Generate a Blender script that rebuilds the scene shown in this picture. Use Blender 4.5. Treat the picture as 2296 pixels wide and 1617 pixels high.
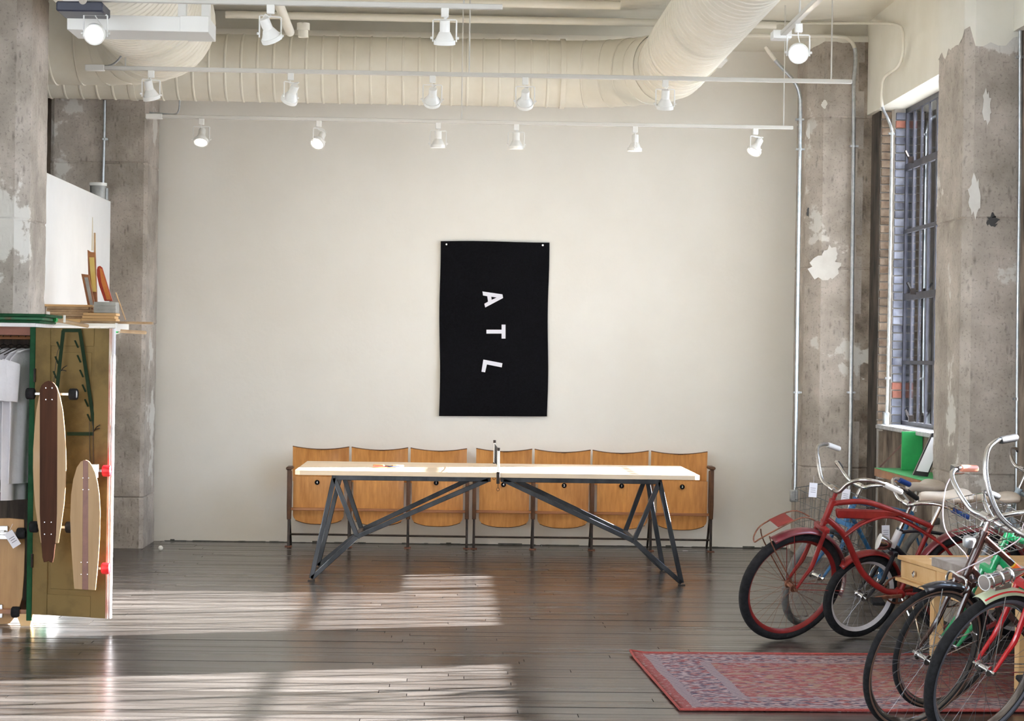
import bpy, bmesh, math, random
from mathutils import Vector, Matrix
random.seed(7)
R = math.radians
for o in list(bpy.data.objects): bpy.data.objects.remove(o)
S = bpy.context.scene
C = S.collection
# ------------------------------------------------------------------ camera
F = 4800.0; H = 1.65
Yc = Vector((-138/F, 13.5/F, -1)).normalized()
Zc = Vector((.0148, 1, 0)); Zc = (Zc - Yc*Zc.dot(Yc)).normalized()
Xc = Yc.cross(Zc)
M = Matrix((Xc, Yc, Zc))                      # world <- camera
cam = bpy.data.objects.new('camera', bpy.data.cameras.new('camera')); C.objects.link(cam)
cam.matrix_world = Matrix.Translation((0, 0, H)) @ M.to_4x4()
cam.data.sensor_width = 36; cam.data.lens = F/2296*36; cam.data.clip_end = 200
S.camera = cam
def ray(px, py): return M @ Vector(((px-1148)/F, -(py-808.5)/F, -1))
def at(px, py, Y):
    d = ray(px, py); return Vector((0, 0, H)) + d*(Y/d.y)
def gr(px, py, z=0):
    d = ray(px, py); return Vector((0, 0, H)) + d*((z-H)/d.z)
# ------------------------------------------------------------------ world, sun, exposure
S.view_settings.view_transform = 'Standard'; S.view_settings.look = 'None'
S.view_settings.gamma = 1; S.view_settings.use_curve_mapping = False
S.view_settings.exposure = 0.0
W = bpy.data.worlds.new('world'); S.world = W; W.use_nodes = True
nt = W.node_tree; bg = nt.nodes['Background']
tc = nt.nodes.new('ShaderNodeTexCoord'); sx = nt.nodes.new('ShaderNodeSeparateXYZ'); cr = nt.nodes.new('ShaderNodeValToRGB')
nt.links.new(tc.outputs['Generated'], sx.inputs[0]); nt.links.new(sx.outputs['Z'], cr.inputs[0])
cr.color_ramp.elements[0].color = (.86, .93, 1, 1); cr.color_ramp.elements[1].color = (.42, .62, 1, 1)
nt.links.new(cr.outputs[0], bg.inputs[0]); bg.inputs[1].default_value = 12.0
sun = bpy.data.objects.new('sun', bpy.data.lights.new('sun', 'SUN')); C.objects.link(sun)
sun.rotation_euler = Vector((-1, -.30, -.36)).to_track_quat('-Z', 'Y').to_euler()
sun.data.energy = 115; sun.data.color = (1, .96, .91); sun.data.angle = R(.6)
# unseen area lights added as fill, behind and above the viewpoint
for (lx, ly) in ((-2.2, -3.5), (1.4, -3.5), (-2.2, 3.0), (1.4, 3.0)):
    al = bpy.data.objects.new('ceiling_lamp_light', bpy.data.lights.new('ceiling_lamp_light', 'AREA')); C.objects.link(al)
    al.data.shape = 'RECTANGLE'; al.data.size = 1.6; al.data.size_y = 3.5; al.data.energy = 22; al.data.color = (1, .96, .9)
    al.location = (lx, ly, 4.2); al.rotation_euler = Vector((0, .75, -.65)).to_track_quat('-Z', 'Y').to_euler()
# ------------------------------------------------------------------ materials
MATS = {}
def mat(name, c1, c2=None, scale=6, rough=.6, metal=0, bump=0, bscale=None, stretch=(1, 1, 1), detail=5, cr=(.35, .65), coat=0, rr=0, dist=.01, sheen=0, objrand=0, pits=0, emit=None, spec=.5):
    if name in MATS: return MATS[name]
    m = bpy.data.materials.new(name); m.use_nodes = True; MATS[name] = m
    n = m.node_tree.nodes; l = m.node_tree.links; b = n['Principled BSDF']
    b.inputs['Roughness'].default_value = rough; b.inputs['Metallic'].default_value = metal
    b.inputs['Coat Weight'].default_value = coat; b.inputs['Sheen Weight'].default_value = sheen
    b.inputs['Specular IOR Level'].default_value = spec
    b.inputs['Base Color'].default_value = (*c1, 1)
    if emit:
        b.inputs['Emission Color'].default_value = (*emit[:3], 1); b.inputs['Emission Strength'].default_value = emit[3]
    t = n.new('ShaderNodeTexCoord'); mp = n.new('ShaderNodeMapping'); l.new(t.outputs['Object'], mp.inputs[0])
    mp.inputs['Scale'].default_value = stretch
    oi = n.new('ShaderNodeObjectInfo')
    if objrand:
        mu = n.new('ShaderNodeMath'); mu.operation = 'MULTIPLY'; mu.inputs[1].default_value = 37.0; l.new(oi.outputs['Random'], mu.inputs[0])
        l.new(mu.outputs[0], mp.inputs['Location'])
    out = None
    if c2:
        no = n.new('ShaderNodeTexNoise'); no.inputs['Scale'].default_value = scale; no.inputs['Detail'].default_value = detail; no.inputs['Roughness'].default_value = .6
        l.new(mp.outputs[0], no.inputs[0])
        r = n.new('ShaderNodeValToRGB'); l.new(no.outputs[0], r.inputs[0])
        r.color_ramp.elements[0].position = cr[0]; r.color_ramp.elements[1].position = cr[1]
        r.color_ramp.elements[0].color = (*c1, 1); r.color_ramp.elements[1].color = (*c2, 1)
        out = r.outputs[0]
        if rr:
            mr = n.new('ShaderNodeMapRange'); l.new(no.outputs[0], mr.inputs[0]); mr.inputs['From Min'].default_value = .3; mr.inputs['From Max'].default_value = .7
            mr.inputs['To Min'].default_value = rough-rr; mr.inputs['To Max'].default_value = rough+rr; l.new(mr.outputs[0], b.inputs['Roughness'])
    if objrand and out:
        hs = n.new('ShaderNodeHueSaturation'); l.new(out, hs.inputs['Color'])
        mr = n.new('ShaderNodeMapRange'); l.new(oi.outputs['Random'], mr.inputs[0]); mr.inputs['To Min'].default_value = 1-objrand; mr.inputs['To Max'].default_value = 1+objrand
        l.new(mr.outputs[0], hs.inputs['Value']); out = hs.outputs[0]
    hgt = None
    if pits:   # small elongated chips, darker inside
        mp2 = n.new('ShaderNodeMapping'); l.new(t.outputs['Object'], mp2.inputs[0]); mp2.inputs['Scale'].default_value = (16, 16, 5.5); mp2.inputs['Rotation'].default_value = (.45, .5, 0)
        v = n.new('ShaderNodeTexVoronoi'); v.inputs['Scale'].default_value = 1.5; l.new(mp2.outputs[0], v.inputs[0])
        r2 = n.new('ShaderNodeValToRGB'); l.new(v.outputs['Distance'], r2.inputs[0])
        r2.color_ramp.elements[0].position = .05; r2.color_ramp.elements[1].position = .30
        r2.color_ramp.elements[0].color = (1-pits,)*3+(1,); r2.color_ramp.elements[1].color = (1, 1, 1, 1)
        n3 = n.new('ShaderNodeTexNoise'); n3.inputs['Scale'].default_value = 60; l.new(t.outputs['Object'], n3.inputs[0])
        r3 = n.new('ShaderNodeValToRGB'); l.new(n3.outputs[0], r3.inputs[0]); r3.color_ramp.elements[0].position = .33; r3.color_ramp.elements[1].position = .42
        r3.color_ramp.elements[0].color = (1-pits,)*3+(1,); r3.color_ramp.elements[1].color = (1, 1, 1, 1)
        mx = n.new('ShaderNodeMix'); mx.data_type = 'RGBA'; mx.blend_type = 'MULTIPLY'; nm_ = n.new('ShaderNodeTexNoise'); nm_.inputs['Scale'].default_value = 4; nm_.inputs['Detail'].default_value = 3; l.new(t.outputs['Object'], nm_.inputs[0]); rm_ = n.new('ShaderNodeMapRange'); rm_.inputs['From Min'].default_value = .42; rm_.inputs['From Max'].default_value = .62; l.new(nm_.outputs[0], rm_.inputs[0]); l.new(rm_.outputs[0], mx.inputs[0])
        l.new(out, mx.inputs['A']); l.new(r2.outputs[0], mx.inputs['B'])
        mx2 = n.new('ShaderNodeMix'); mx2.data_type = 'RGBA'; mx2.blend_type = 'MULTIPLY'; mx2.inputs[0].default_value = .6
        l.new(mx.outputs['Result'], mx2.inputs['A']); l.new(r3.outputs[0], mx2.inputs['B'])
        # large plaster skin patches
        n4 = n.new('ShaderNodeTexNoise'); n4.inputs['Scale'].default_value = 1.3; n4.inputs['Detail'].default_value = 8; n4.inputs['Roughness'].default_value = .62; l.new(t.outputs['Object'], n4.inputs[0])
        r4 = n.new('ShaderNodeValToRGB'); l.new(n4.outputs[0], r4.inputs[0]); r4.color_ramp.elements[0].position = .605; r4.color_ramp.elements[1].position = .62
        r4.color_ramp.elements[0].color = (0, 0, 0, 1); r4.color_ramp.elements[1].color = (1, 1, 1, 1)
        mx3 = n.new('ShaderNodeMix'); mx3.data_type = 'RGBA'; l.new(r4.outputs[0], mx3.inputs[0]); l.new(mx2.outputs['Result'], mx3.inputs['A']); mx3.inputs['B'].default_value = (.62, .60, .56, 1)
        out = mx3.outputs['Result']; hgt = r2.outputs[0]
    if out: l.new(out, b.inputs['Base Color'])
    if bump:
        bn = n.new('ShaderNodeTexNoise'); bn.inputs['Scale'].default_value = bscale or scale*3; bn.inputs['Detail'].default_value = 6; l.new(mp.outputs[0], bn.inputs[0])
        bu = n.new('ShaderNodeBump'); bu.inputs['Strength'].default_value = bump; bu.inputs['Distance'].default_value = dist
        h = bn.outputs[0]
        if hgt:
            ad = n.new('ShaderNodeMath'); ad.operation = 'ADD'; l.new(h, ad.inputs[0]); l.new(hgt, ad.inputs[1]); h = ad.outputs[0]
        l.new(h, bu.inputs['Height']); l.new(bu.outputs[0], b.inputs['Normal'])
    return m
wall_paint = mat('wall_paint', (.78, .755, .70), (.82, .80, .75), 1.2, .75, bump=.12, bscale=25)
white_paint = mat('white_paint', (.74, .72, .64), (.80, .78, .71), 2, .7, bump=.25, bscale=12)
ceil_paint = mat('ceiling_paint', (.72, .69, .60), (.78, .75, .67), 1.5, .8, bump=.4, bscale=8)
concrete = mat('board_formed_concrete', (.29, .255, .22), (.51, .455, .405), 2.6, .82, bump=.7, bscale=14, detail=9, pits=.45)
dirty_shaded_conc = mat('stained_shaded_concrete', (.06, .042, .030), (.26, .21, .165), 5, .9, bump=1, bscale=20, stretch=(1, 1, .45), detail=9)  # stains on the right wall, painted-in shade on the back left wall
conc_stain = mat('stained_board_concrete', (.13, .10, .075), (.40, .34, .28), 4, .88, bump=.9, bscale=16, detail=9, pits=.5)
duct_paint = mat('duct_paint', (.73, .69, .59), (.79, .76, .67), 3, .5, bump=.1)
lamp_white = mat('lamp_white', (.82, .82, .80), rough=.35)
track_white = mat('track_white', (.60, .59, .56), rough=.4)
lamp_face = mat('lamp_glow', (1, .9, .75), emit=(1, .90, .74, 3.2))
lamp_hot = mat('lamp_glow_bright', (1, .9, .75), emit=(1, .86, .66, 9))
galv = mat('galvanised_steel', (.42, .45, .47), (.56, .58, .60), 30, .38, .85)
black_iron = mat('black_iron', (.02, .018, .017), (.05, .035, .03), 20, .45, .6)
steel = mat('raw_steel', (.03, .034, .04), (.07, .075, .085), 8, .32, .7, stretch=(1, 1, .3))
chrome = mat('chrome', (.82, .82, .84), rough=.12, metal=1)
rustchrome = mat('worn_chrome', (.45, .42, .40), (.72, .70, .70), 30, .28, 1)
rubber = mat('rubber', (.008, .008, .009), (.018, .018, .02), 40, .85, spec=.25, bump=.3, bscale=120)
rubber_grey = mat('grey_rubber', (.09, .09, .09), (.15, .15, .14), 20, .8)
seat_wood = mat('honey_plywood', (.45, .185, .048), (.66, .315, .095), 5, .33, coat=.35, stretch=(7, 1, 1.0), detail=8, cr=(.3, .7), objrand=.08, bump=.05)
dark_wood = mat('walnut_wood', (.045, .014, .008), (.11, .035, .018), 8, .4, coat=.3, stretch=(1, 1, .15), detail=6, objrand=.1)
edge_wood = mat('dark_edge_wood', (.06, .025, .012), (.12, .05, .02), 12, .5)
rail_wood = mat('brown_rail_wood', (.24, .09, .035), (.34, .14, .05), 12, .4, coat=.2, stretch=(.2, 1, 1))
table_wood = mat('pale_maple', (.62, .50, .37), (.72, .60, .46), 10, .55, stretch=(.08, 1, 1), detail=6, objrand=.05)
pine = mat('pine_wood', (.60, .36, .15), (.70, .47, .23), 7, .5, stretch=(.15, 1, 1), detail=7, objrand=.05)
pine_v = mat('pine_wood_upright', (.36, .18, .06), (.52, .30, .12), 10, .5, coat=.1, stretch=(1, 1, .12), detail=7)
plank_wood = mat('rough_plank', (.30, .19, .10), (.50, .36, .22), 9, .7, stretch=(1, .2, 1), detail=7, objrand=.25)
maple_v = mat('maple_deck', (.36, .215, .095), (.48, .31, .16), 9, .5, coat=.1, stretch=(1, 1, .08), detail=7)
walnut_v = mat('walnut_deck', (.035, .012, .006), (.09, .032, .015), 12, .6, spec=.15, stretch=(1, 1, .07), detail=7)
floor_wood = mat('painted_floor', (.030, .024, .021), (.086, .076, .070), 3.0, .23, bump=.12, bscale=30, stretch=(.12, 1.4, 1), detail=10, rr=.07, objrand=.16)
floor_gap = mat('floor_gap', (.012, .010, .010), rough=.6)
brick_m = mat('brick', (.20, .07, .05), (.34, .14, .10), 8, .85, bump=.4, objrand=.4)
brick_p = mat('painted_brick', (.07, .075, .11), (.30, .32, .40), 5, .7, bump=.5, objrand=.3)
brick_tan = mat('worn_brick', (.20, .14, .10), (.46, .37, .29), 9, .85, bump=.6, objrand=.25)
mortar = mat('mortar', (.50, .47, .43), (.62, .59, .55), 12, .9, bump=.4)
mullion_m = mat('window_paint', (.03, .03, .045), (.06, .06, .08), 9, .45)
green_p = mat('green_paint', (.015, .28, .075), (.025, .36, .10), 6, .45)
green_d = mat('dark_green_paint', (.004, .040, .014), (.010, .075, .028), 7, .6, bump=.2, spec=.15)
door_p = mat('aged_yellow_paint', (.055, .036, .012), (.20, .135, .05), 2.6, .65, spec=.2, bump=.25, bscale=20, detail=10, cr=(.28, .55))
red_f = mat('oxide_red_paint', (.15, .010, .009), (.24, .018, .016), 12, .35, coat=.12, spec=.3)
red_fd = mat('fender_maroon', (.11, .014, .02), (.19, .032, .04), 8, .3, coat=.4)
red_b = mat('bright_red_paint', (.50, .015, .02), rough=.25, coat=.6)
red_w = mat('red_urethane', (.72, .02, .03), rough=.4)
blue_f = mat('blue_paint', (.02, .10, .24), (.03, .15, .33), 9, .35, coat=.3)
blue_l = mat('pale_blue_paint', (.40, .52, .62), (.55, .62, .68), 18, .4)
black_f = mat('black_paint', (.012, .012, .016), rough=.28, coat=.5)
brown_f = mat('brown_paint', (.045, .018, .014), rough=.25, coat=.6)
green_f = mat('bright_green_paint', (.01, .26, .09), rough=.28, coat=.5)
cream_f = mat('cream_paint', (.50, .55, .38), rough=.3, coat=.4)
orange_f = mat('orange_decal', (.75, .12, .015), rough=.35)
yellow_f = mat('yellow_decal', (.75, .45, .04), rough=.35)
white_f = mat('worn_white_paint', (.62, .58, .60), (.72, .70, .70), 25, .4)
white_rim = mat('white_rim_paint', (.60, .56, .58), (.72, .68, .69), 20, .4)
rust_m = mat('rusty_metal', (.12, .04, .025), (.28, .12, .07), 25, .6, .5)
tan_side = mat('gum_sidewall', (.16, .09, .065), (.22, .13, .09), 10, .7)
leather = mat('cream_vinyl', (.60, .52, .44), (.68, .60, .52), 12, .5)
leather_b = mat('brown_vinyl', (.10, .04, .025), (.16, .07, .04), 12, .5)
grip_w = mat('white_grip', (.62, .60, .58), rough=.5)
grip_b = mat('blue_grip', (.015, .05, .22), rough=.4)
grip_k = mat('black_grip', (.015, .015, .018), rough=.5)
grip_o = mat('orange_grip', (.60, .22, .14), rough=.4)
paper = mat('paper', (.78, .77, .82), rough=.8)
ink = mat('ink', (.05, .05, .09), rough=.8)
fabric_k = mat('black_canvas', (.003, .003, .004), (.006, .006, .008), 60, .95, bump=.4, bscale=300, sheen=.0, spec=.1)
fabric_w = mat('white_felt', (.78, .78, .86), rough=.9)
shirt_w = mat('white_cotton', (.72, .70, .74), (.78, .76, .80), 8, .9, bump=.2, bscale=30)
shirt_g = mat('grey_cotton', (.50, .49, .53), (.58, .57, .60), 8, .9)
teal = mat('teal_print', (.01, .35, .25), rough=.8)
greybox = mat('grey_metal', (.30, .31, .30), (.42, .42, .40), 9, .5, .3)
ball_m = mat('ball_plastic', (.85, .85, .80), rough=.5)
amber = mat('amber_reflector', (.80, .38, .03), rough=.2)
def glass_mat():
    m = bpy.data.materials.new('glass'); m.use_nodes = True; n = m.node_tree.nodes; l = m.node_tree.links; n.clear()
    o = n.new('ShaderNodeOutputMaterial'); mx = n.new('ShaderNodeMixShader'); tr = n.new('ShaderNodeBsdfTransparent'); gl = n.new('ShaderNodeBsdfGlossy')
    fr = n.new('ShaderNodeFresnel'); fr.inputs[0].default_value = 1.35; gl.inputs['Roughness'].default_value = .03
    tr.inputs[0].default_value = (.93, .95, .97, 1)
    l.new(fr.outputs[0], mx.inputs[0]); l.new(tr.outputs[0], mx.inputs[1]); l.new(gl.outputs[0], mx.inputs[2]); l.new(mx.outputs[0], o.inputs[0]); return m
glass = glass_mat()
def rug_mat():
    m = bpy.data.materials.new('rug_weave'); m.use_nodes = True; n = m.node_tree.nodes; l = m.node_tree.links; b = n['Principled BSDF']; b.inputs['Roughness'].default_value = .95
    b.inputs['Specular IOR Level'].default_value = .1
    uv = n.new('ShaderNodeTexCoord'); sp = n.new('ShaderNodeSeparateXYZ'); l.new(uv.outputs['UV'], sp.inputs[0])   # metres from the left edge / front edge
    def mth(op, a, bb=None, c=None):
        k = n.new('ShaderNodeMath'); k.operation = op
        for i, v in enumerate((a, bb, c)):
            if v is None: continue
            if isinstance(v, (int, float)): k.inputs[i].default_value = v
            else: l.new(v, k.inputs[i])
        return k.outputs[0]
    u, v = sp.outputs[0], sp.outputs[1]
    LEN, WID = 3.6, 1.93
    d = mth('MINIMUM', mth('MULTIPLY', u, 1.0), mth('MINIMUM', mth('MULTIPLY', v, 1.0), mth('SUBTRACT', WID, v)))
    def col(c):
        k = n.new('ShaderNodeRGB'); k.outputs[0].default_value = (*c, 1); return k.outputs[0]
    def mix(f, a, bb):
        k = n.new('ShaderNodeMix'); k.data_type = 'RGBA'
        if isinstance(f, float): k.inputs[0].default_value = f
        else: l.new(f, k.inputs[0])
        l.new(a, k.inputs['A']); l.new(bb, k.inputs['B']); return k.outputs['Result']
    def noise(sx, sy, det=4, thr=.5, w=.06):
        mp = n.new('ShaderNodeMapping'); l.new(uv.outputs['UV'], mp.inputs[0]); mp.inputs['Scale'].default_value = (sx, sy, 1)
        k = n.new('ShaderNodeTexNoise'); k.inputs['Scale'].default_value = 1; k.inputs['Detail'].default_value = det; l.new(mp.outputs[0], k.inputs[0])
        r = n.new('ShaderNodeMapRange'); l.new(k.outputs[0], r.inputs[0]); r.inputs['From Min'].default_value = thr-w; r.inputs['From Max'].default_value = thr+w; return r.outputs[0]
    red, navy, pale = col((.25, .042, .036)), col((.030, .034, .075)), col((.37, .29, .29))
    tan = col((.27, .18, .13))
    field = mix(noise(20, 34, 6, .57), red, pale); field = mix(noise(16, 38, 6, .585), field, navy); field = mix(noise(12, 16, 6, .55, .05), field, tan)
    band = mix(noise(24, 30, 5, .50), navy, pale); band = mix(noise(14, 22, 4, .58), band, red)
    zig = mth('FRACT', mth('MULTIPLY', mth('ADD', u, v), 22))
    small = mix(mth('GREATER_THAN', zig, .62), pale, navy)
    f1 = mth('GREATER_THAN', d, .065); f2 = mth('GREATER_THAN', d, .12); f3 = mth('GREATER_THAN', d, .33); f4 = mth('GREATER_THAN', d, .385)
    c = mix(f1, mix(noise(30, 30, 2, .62), red, pale), small); c = mix(f2, c, band); c = mix(f3, c, small); c = mix(f4, c, field)
    fine = mix(noise(90, 140, 2, .5, .2), c, col((.30, .20, .20)))
    l.new(mix(.5, fine, c), b.inputs['Base Color'])
    bn = n.new('ShaderNodeTexNoise'); bn.inputs['Scale'].default_value = 300; bu = n.new('ShaderNodeBump'); bu.inputs['Strength'].default_value = .6; bu.inputs['Distance'].default_value = .004
    l.new(uv.outputs['UV'], bn.inputs[0]); l.new(bn.outputs[0], bu.inputs['Height']); l.new(bu.outputs[0], b.inputs['Normal'])
    return m
rug_m = rug_mat()
# ------------------------------------------------------------------ mesh builder
class MB:
    def __init__(s): s.v = []; s.f = []
    def add(s, vs, fs):
        k = len(s.v); s.v += [Vector(p) for p in vs]; s.f += [tuple(i+k for i in f) for f in fs]; return s
    def box(s, c, d, rot=None):
        hx, hy, hz = d[0]/2, d[1]/2, d[2]/2
        P = [Vector((x*hx, y*hy, z*hz)) for x in (-1, 1) for y in (-1, 1) for z in (-1, 1)]
        if rot is not None: P = [rot @ p for p in P]
        return s.add([p+Vector(c) for p in P], [(0, 1, 3, 2), (4, 6, 7, 5), (0, 4, 5, 1), (2, 3, 7, 6), (0, 2, 6, 4), (1, 5, 7, 3)])
    def bb(s, a, b):
        return s.box([(a[i]+b[i])/2 for i in range(3)], [abs(a[i]-b[i]) for i in range(3)])
    def bar(s, a, b, w, h=None, up=(0, 0, 1)):
        a, b = Vector(a), Vector(b); h = h or w; d = (b-a); L = d.length; d = d/L
        u = Vector(up)
        if abs(d.dot(u)) > .98: u = Vector((1, 0, 0))
        x = d.cross(u).normalized(); z = x.cross(d)
        m = Matrix((x, d, z)).transposed(); return s.box((a+b)/2, (w, L, h), m)
    def tube(s, pts, r, n=10, closed=False, caps=True, ey=1.0):
        pts = [Vector(p) for p in pts]; m = len(pts); rs = r if isinstance(r, (list, tuple)) else [r]*m
        k = len(s.v); prev = None
        for i, p in enumerate(pts):
            if closed: t = (pts[(i+1) % m]-pts[i-1])
            else: t = pts[min(i+1, m-1)]-pts[max(i-1, 0)]
            t.normalize()
            if prev is None:
                u = Vector((0, 0, 1)) if abs(t.z) < .9 else Vector((0, 1, 0))
                x = t.cross(u).normalized()
            else: x = (prev - t*prev.dot(t)).normalized()
            y = t.cross(x); prev = x
            for j in range(n):
                a = 2*math.pi*j/n; s.v.append(p + (x*math.cos(a)+y*math.sin(a)*ey)*rs[i])
        for i in range(m if closed else m-1):
            for j in range(n):
                a = k+i*n+j; b = k+i*n+(j+1) % n; i2 = (i+1) % m
                s.f.append((a, b, k+i2*n+(j+1) % n, k+i2*n+j))
        if caps and not closed:
            s.f.append(tuple(k+j for j in range(n))[::-1]); s.f.append(tuple(k+(m-1)*n+j for j in range(n)))
        return s
    def lathe(s, prof, c=(0, 0, 0), axis=(0, 0, 1), n=24, caps=True, closed=False):
        ax = Vector(axis).normalized(); u = Vector((0, 0, 1)) if abs(ax.z) < .9 else Vector((1, 0, 0))
        x = ax.cross(u).normalized(); y = ax.cross(x); c = Vector(c); k = len(s.v); m = len(prof)
        for (r, h) in prof:
            for j in range(n):
                a = 2*math.pi*j/n; s.v.append(c+ax*h+(x*math.cos(a)+y*math.sin(a))*max(r, 1e-5))
        for i in range(m if closed else m-1):
            for j in range(n):
                i2 = (i+1) % m; s.f.append((k+i*n+j, k+i*n+(j+1) % n, k+i2*n+(j+1) % n, k+i2*n+j))
        if caps and not closed:
            s.f.append(tuple(k+j for j in range(n))[::-1]); s.f.append(tuple(k+(m-1)*n+j for j in range(n)))
        return s
    def prism(s, outline, o, ux, uy, th):    # outline in (ux,uy), extruded by vector th
        o, ux, uy, th = Vector(o), Vector(ux), Vector(uy), Vector(th); k = len(s.v); n = len(outline)
        for q in (0, 1): s.v += [o+ux*a+uy*b+th*q for a, b in outline]
        s.f.append(tuple(range(k, k+n))[::-1]); s.f.append(tuple(range(k+n, k+2*n)))
        for i in range(n): s.f.append((k+i, k+(i+1) % n, k+n+(i+1) % n, k+n+i))
        return s
    def sheet(s, rows, th=None):              # grid of points; optional thickness vector
        m, n = len(rows), len(rows[0]); k = len(s.v)
        for r in rows: s.v += [Vector(p) for p in r]
        for i in range(m-1):
            for j in range(n-1): s.f.append((k+i*n+j, k+i*n+j+1, k+(i+1)*n+j+1, k+(i+1)*n+j))
        if th is not None:
            k2 = len(s.v); th = Vector(th)
            for r in rows: s.v += [Vector(p)+th for p in r]
            for i in range(m-1):
                for j in range(n-1): s.f.append((k2+i*n+j, k2+(i+1)*n+j, k2+(i+1)*n+j+1, k2+i*n+j+1))
            per = [j for j in range(n)]+[i*n+n-1 for i in range(1, m)]+[(m-1)*n+j for j in range(n-2, -1, -1)]+[i*n for i in range(m-2, 0, -1)]
            for a, b in zip(per, per[1:]+per[:1]): s.f.append((k+b, k+a, k2+a, k2+b))
        return s
    def xf(s, m):
        s.v = [m @ p for p in s.v]; return s
    def mesh(s, name, m, off=Vector((0, 0, 0)), smooth=True, ang=35):
        me = bpy.data.meshes.new(name); me.from_pydata([p-off for p in s.v], [], s.f)
        bm = bmesh.new(); bm.from_mesh(me); bmesh.ops.recalc_face_normals(bm, faces=bm.faces); bm.to_mesh(me); bm.free()
        me.materials.append(m)
        if smooth:
            me.polygons.foreach_set('use_smooth', [True]*len(me.polygons)); me.set_sharp_from_angle(angle=R(ang))
        return me
def wloc(o):
    v = Vector((0, 0, 0))
    while o: v += o.location; o = o.parent
    return v
def bev(o, w, seg=1):
    b = o.modifiers.new('bevel', 'BEVEL'); b.width = w; b.segments = seg; b.limit_method = 'ANGLE'; b.angle_limit = R(40); return o
def part(name, mb, m, parent=None, local=False, bevel=0, label=None, kind=None):
    off = Vector((0, 0, 0)) if local or not parent else wloc(parent)
    o = bpy.data.objects.new(name, mb.mesh(name, m, off)); C.objects.link(o)
    if parent: o.parent = parent
    if bevel: bev(o, bevel)
    if label: o['label'] = label
    if kind: o['kind'] = kind
    return o
def tag(o, label, cat, group=None):
    o['label'] = label; o['category'] = cat
    if group: o['group'] = group
    return o
def thing(name, label, cat, loc=(0, 0, 0), group=None):
    o = bpy.data.objects.new(name, None); C.objects.link(o); o.location = loc; o.empty_display_size = .1
    return tag(o, label, cat, group)
def struct(name, mb, m, parent=None, bevel=0, label=None):
    o = part(name, mb, m, parent, bevel=bevel)
    if not parent: o['kind'] = 'structure'
    if label: o['label'] = label
    return o
def solo(name, mb, m, label, cat, group=None, bevel=0):    # a thing that is one mesh, origin at its centre of base
    xs = [p.x for p in mb.v]; ys = [p.y for p in mb.v]; zs = [p.z for p in mb.v]
    off = Vector(((min(xs)+max(xs))/2, (min(ys)+max(ys))/2, min(zs)))
    o = bpy.data.objects.new(name, mb.mesh(name, m, off)); C.objects.link(o); o.location = off
    if bevel: bev(o, bevel)
    return tag(o, label, cat, group)
def piece(name, me, loc, parent, rot=None):
    o = bpy.data.objects.new(name, me); C.objects.link(o); o.parent = parent; o.location = loc
    if rot: o.rotation_euler = rot
    return o
def smoothpath(pts, n=6):                      # Catmull-Rom
    P = [Vector(p) for p in pts]; out = []
    for i in range(len(P)-1):
        a = P[max(i-1, 0)]; b = P[i]; c = P[i+1]; d = P[min(i+2, len(P)-1)]
        for k in range(n):
            t = k/n; out.append(.5*((2*b)+(c-a)*t+(2*a-5*b+4*c-d)*t*t+(-a+3*b-3*c+d)*t**3))
    out.append(P[-1]); return out
# ================================================================== THE SETTING
XW = 3.68                                             # window plane
ZC = 4.48
# floor: sub-base, individual boards in the part the photograph shows
fl = struct('floor', MB().bb((-6, 9.35, -.12), (3.9, 18.7, -.012)).bb((-6, -10, -.12), (3.9, 9.35, .0)), floor_gap)
fl.data.materials.append(floor_wood)
for p in fl.data.polygons:
    if p.center.y < 9.3: p.material_index = 1
PW = .0925
plank_me = []
for L in (2.6, 3.1, 3.6, 4.2):
    b = MB().box((0, 0, -.006), (L-.004, PW-.0035, .012)); me = b.mesh('plank', floor_wood, smooth=False); plank_me.append((L, me))
y = 9.4; cnt = 0
while y < 18.66 and cnt < 298:
    x = -6.0 + random.uniform(-.9, 0)*.0
    cuts = [-6.0, -6+random.uniform(2.6, 4.1), None, 3.9]; cuts[2] = cuts[1]+random.uniform(2.5, 3.6)
    for a, bq in zip(cuts, cuts[1:]):
        L = bq-a; src = min(plank_me, key=lambda t: abs(t[0]-L))
        o = piece('plank', src[1], ((a+bq)/2, y+PW/2, random.uniform(-.0012, .0006)), fl, (random.gauss(0, .0035), random.gauss(0, .0003), 0))
        o.scale = ((L-.004)/(src[0]-.004), 1, 1); cnt += 1
    y += PW
struct('wall_back', MB().bb((-3.35, 18.6, 0), (3.9, 18.9, ZC+.1)), wall_paint)
struct('wall_back_left', MB().bb((-6.2, 18.62, 0), (-3.35, 18.92, ZC+.1)), dirty_shaded_conc)  # unlit recess: its shade is put into the dark concrete colour
wl_ = MB().bb((-6.2, 6.2, 0), (-6, 18.7, ZC+.1)).bb((-6.2, -10, 3.9), (-6, 6.2, ZC+.1)).bb((-6.2, -10, 0), (-6, 6.2, .75))
for yy in (2.6, 2.6, -2.0, -6.6, -10): wl_.bb((-6.2, yy, .75), (-6, yy+.7, 3.9))
struct('wall_left', wl_, wall_paint)
struct('wall_front', MB().bb((-6.2, -10.3, 0), (3.9, -10, ZC+.1)), wall_paint)
struct('ceiling', MB().bb((-6.2, -10, ZC), (3.9, 18.9, ZC+.3)), ceil_paint)
# beams under the ceiling slab
struct('trim_1', MB().bb((-6, 17.85, 4.33), (3.45, 18.6, ZC)), ceil_paint, label='painted concrete beam along the top of the back wall')
struct('trim_2', MB().bb((-6, 13.0, 4.36), (3.45, 13.7, ZC)), ceil_paint, label='painted concrete cross beam')
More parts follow.
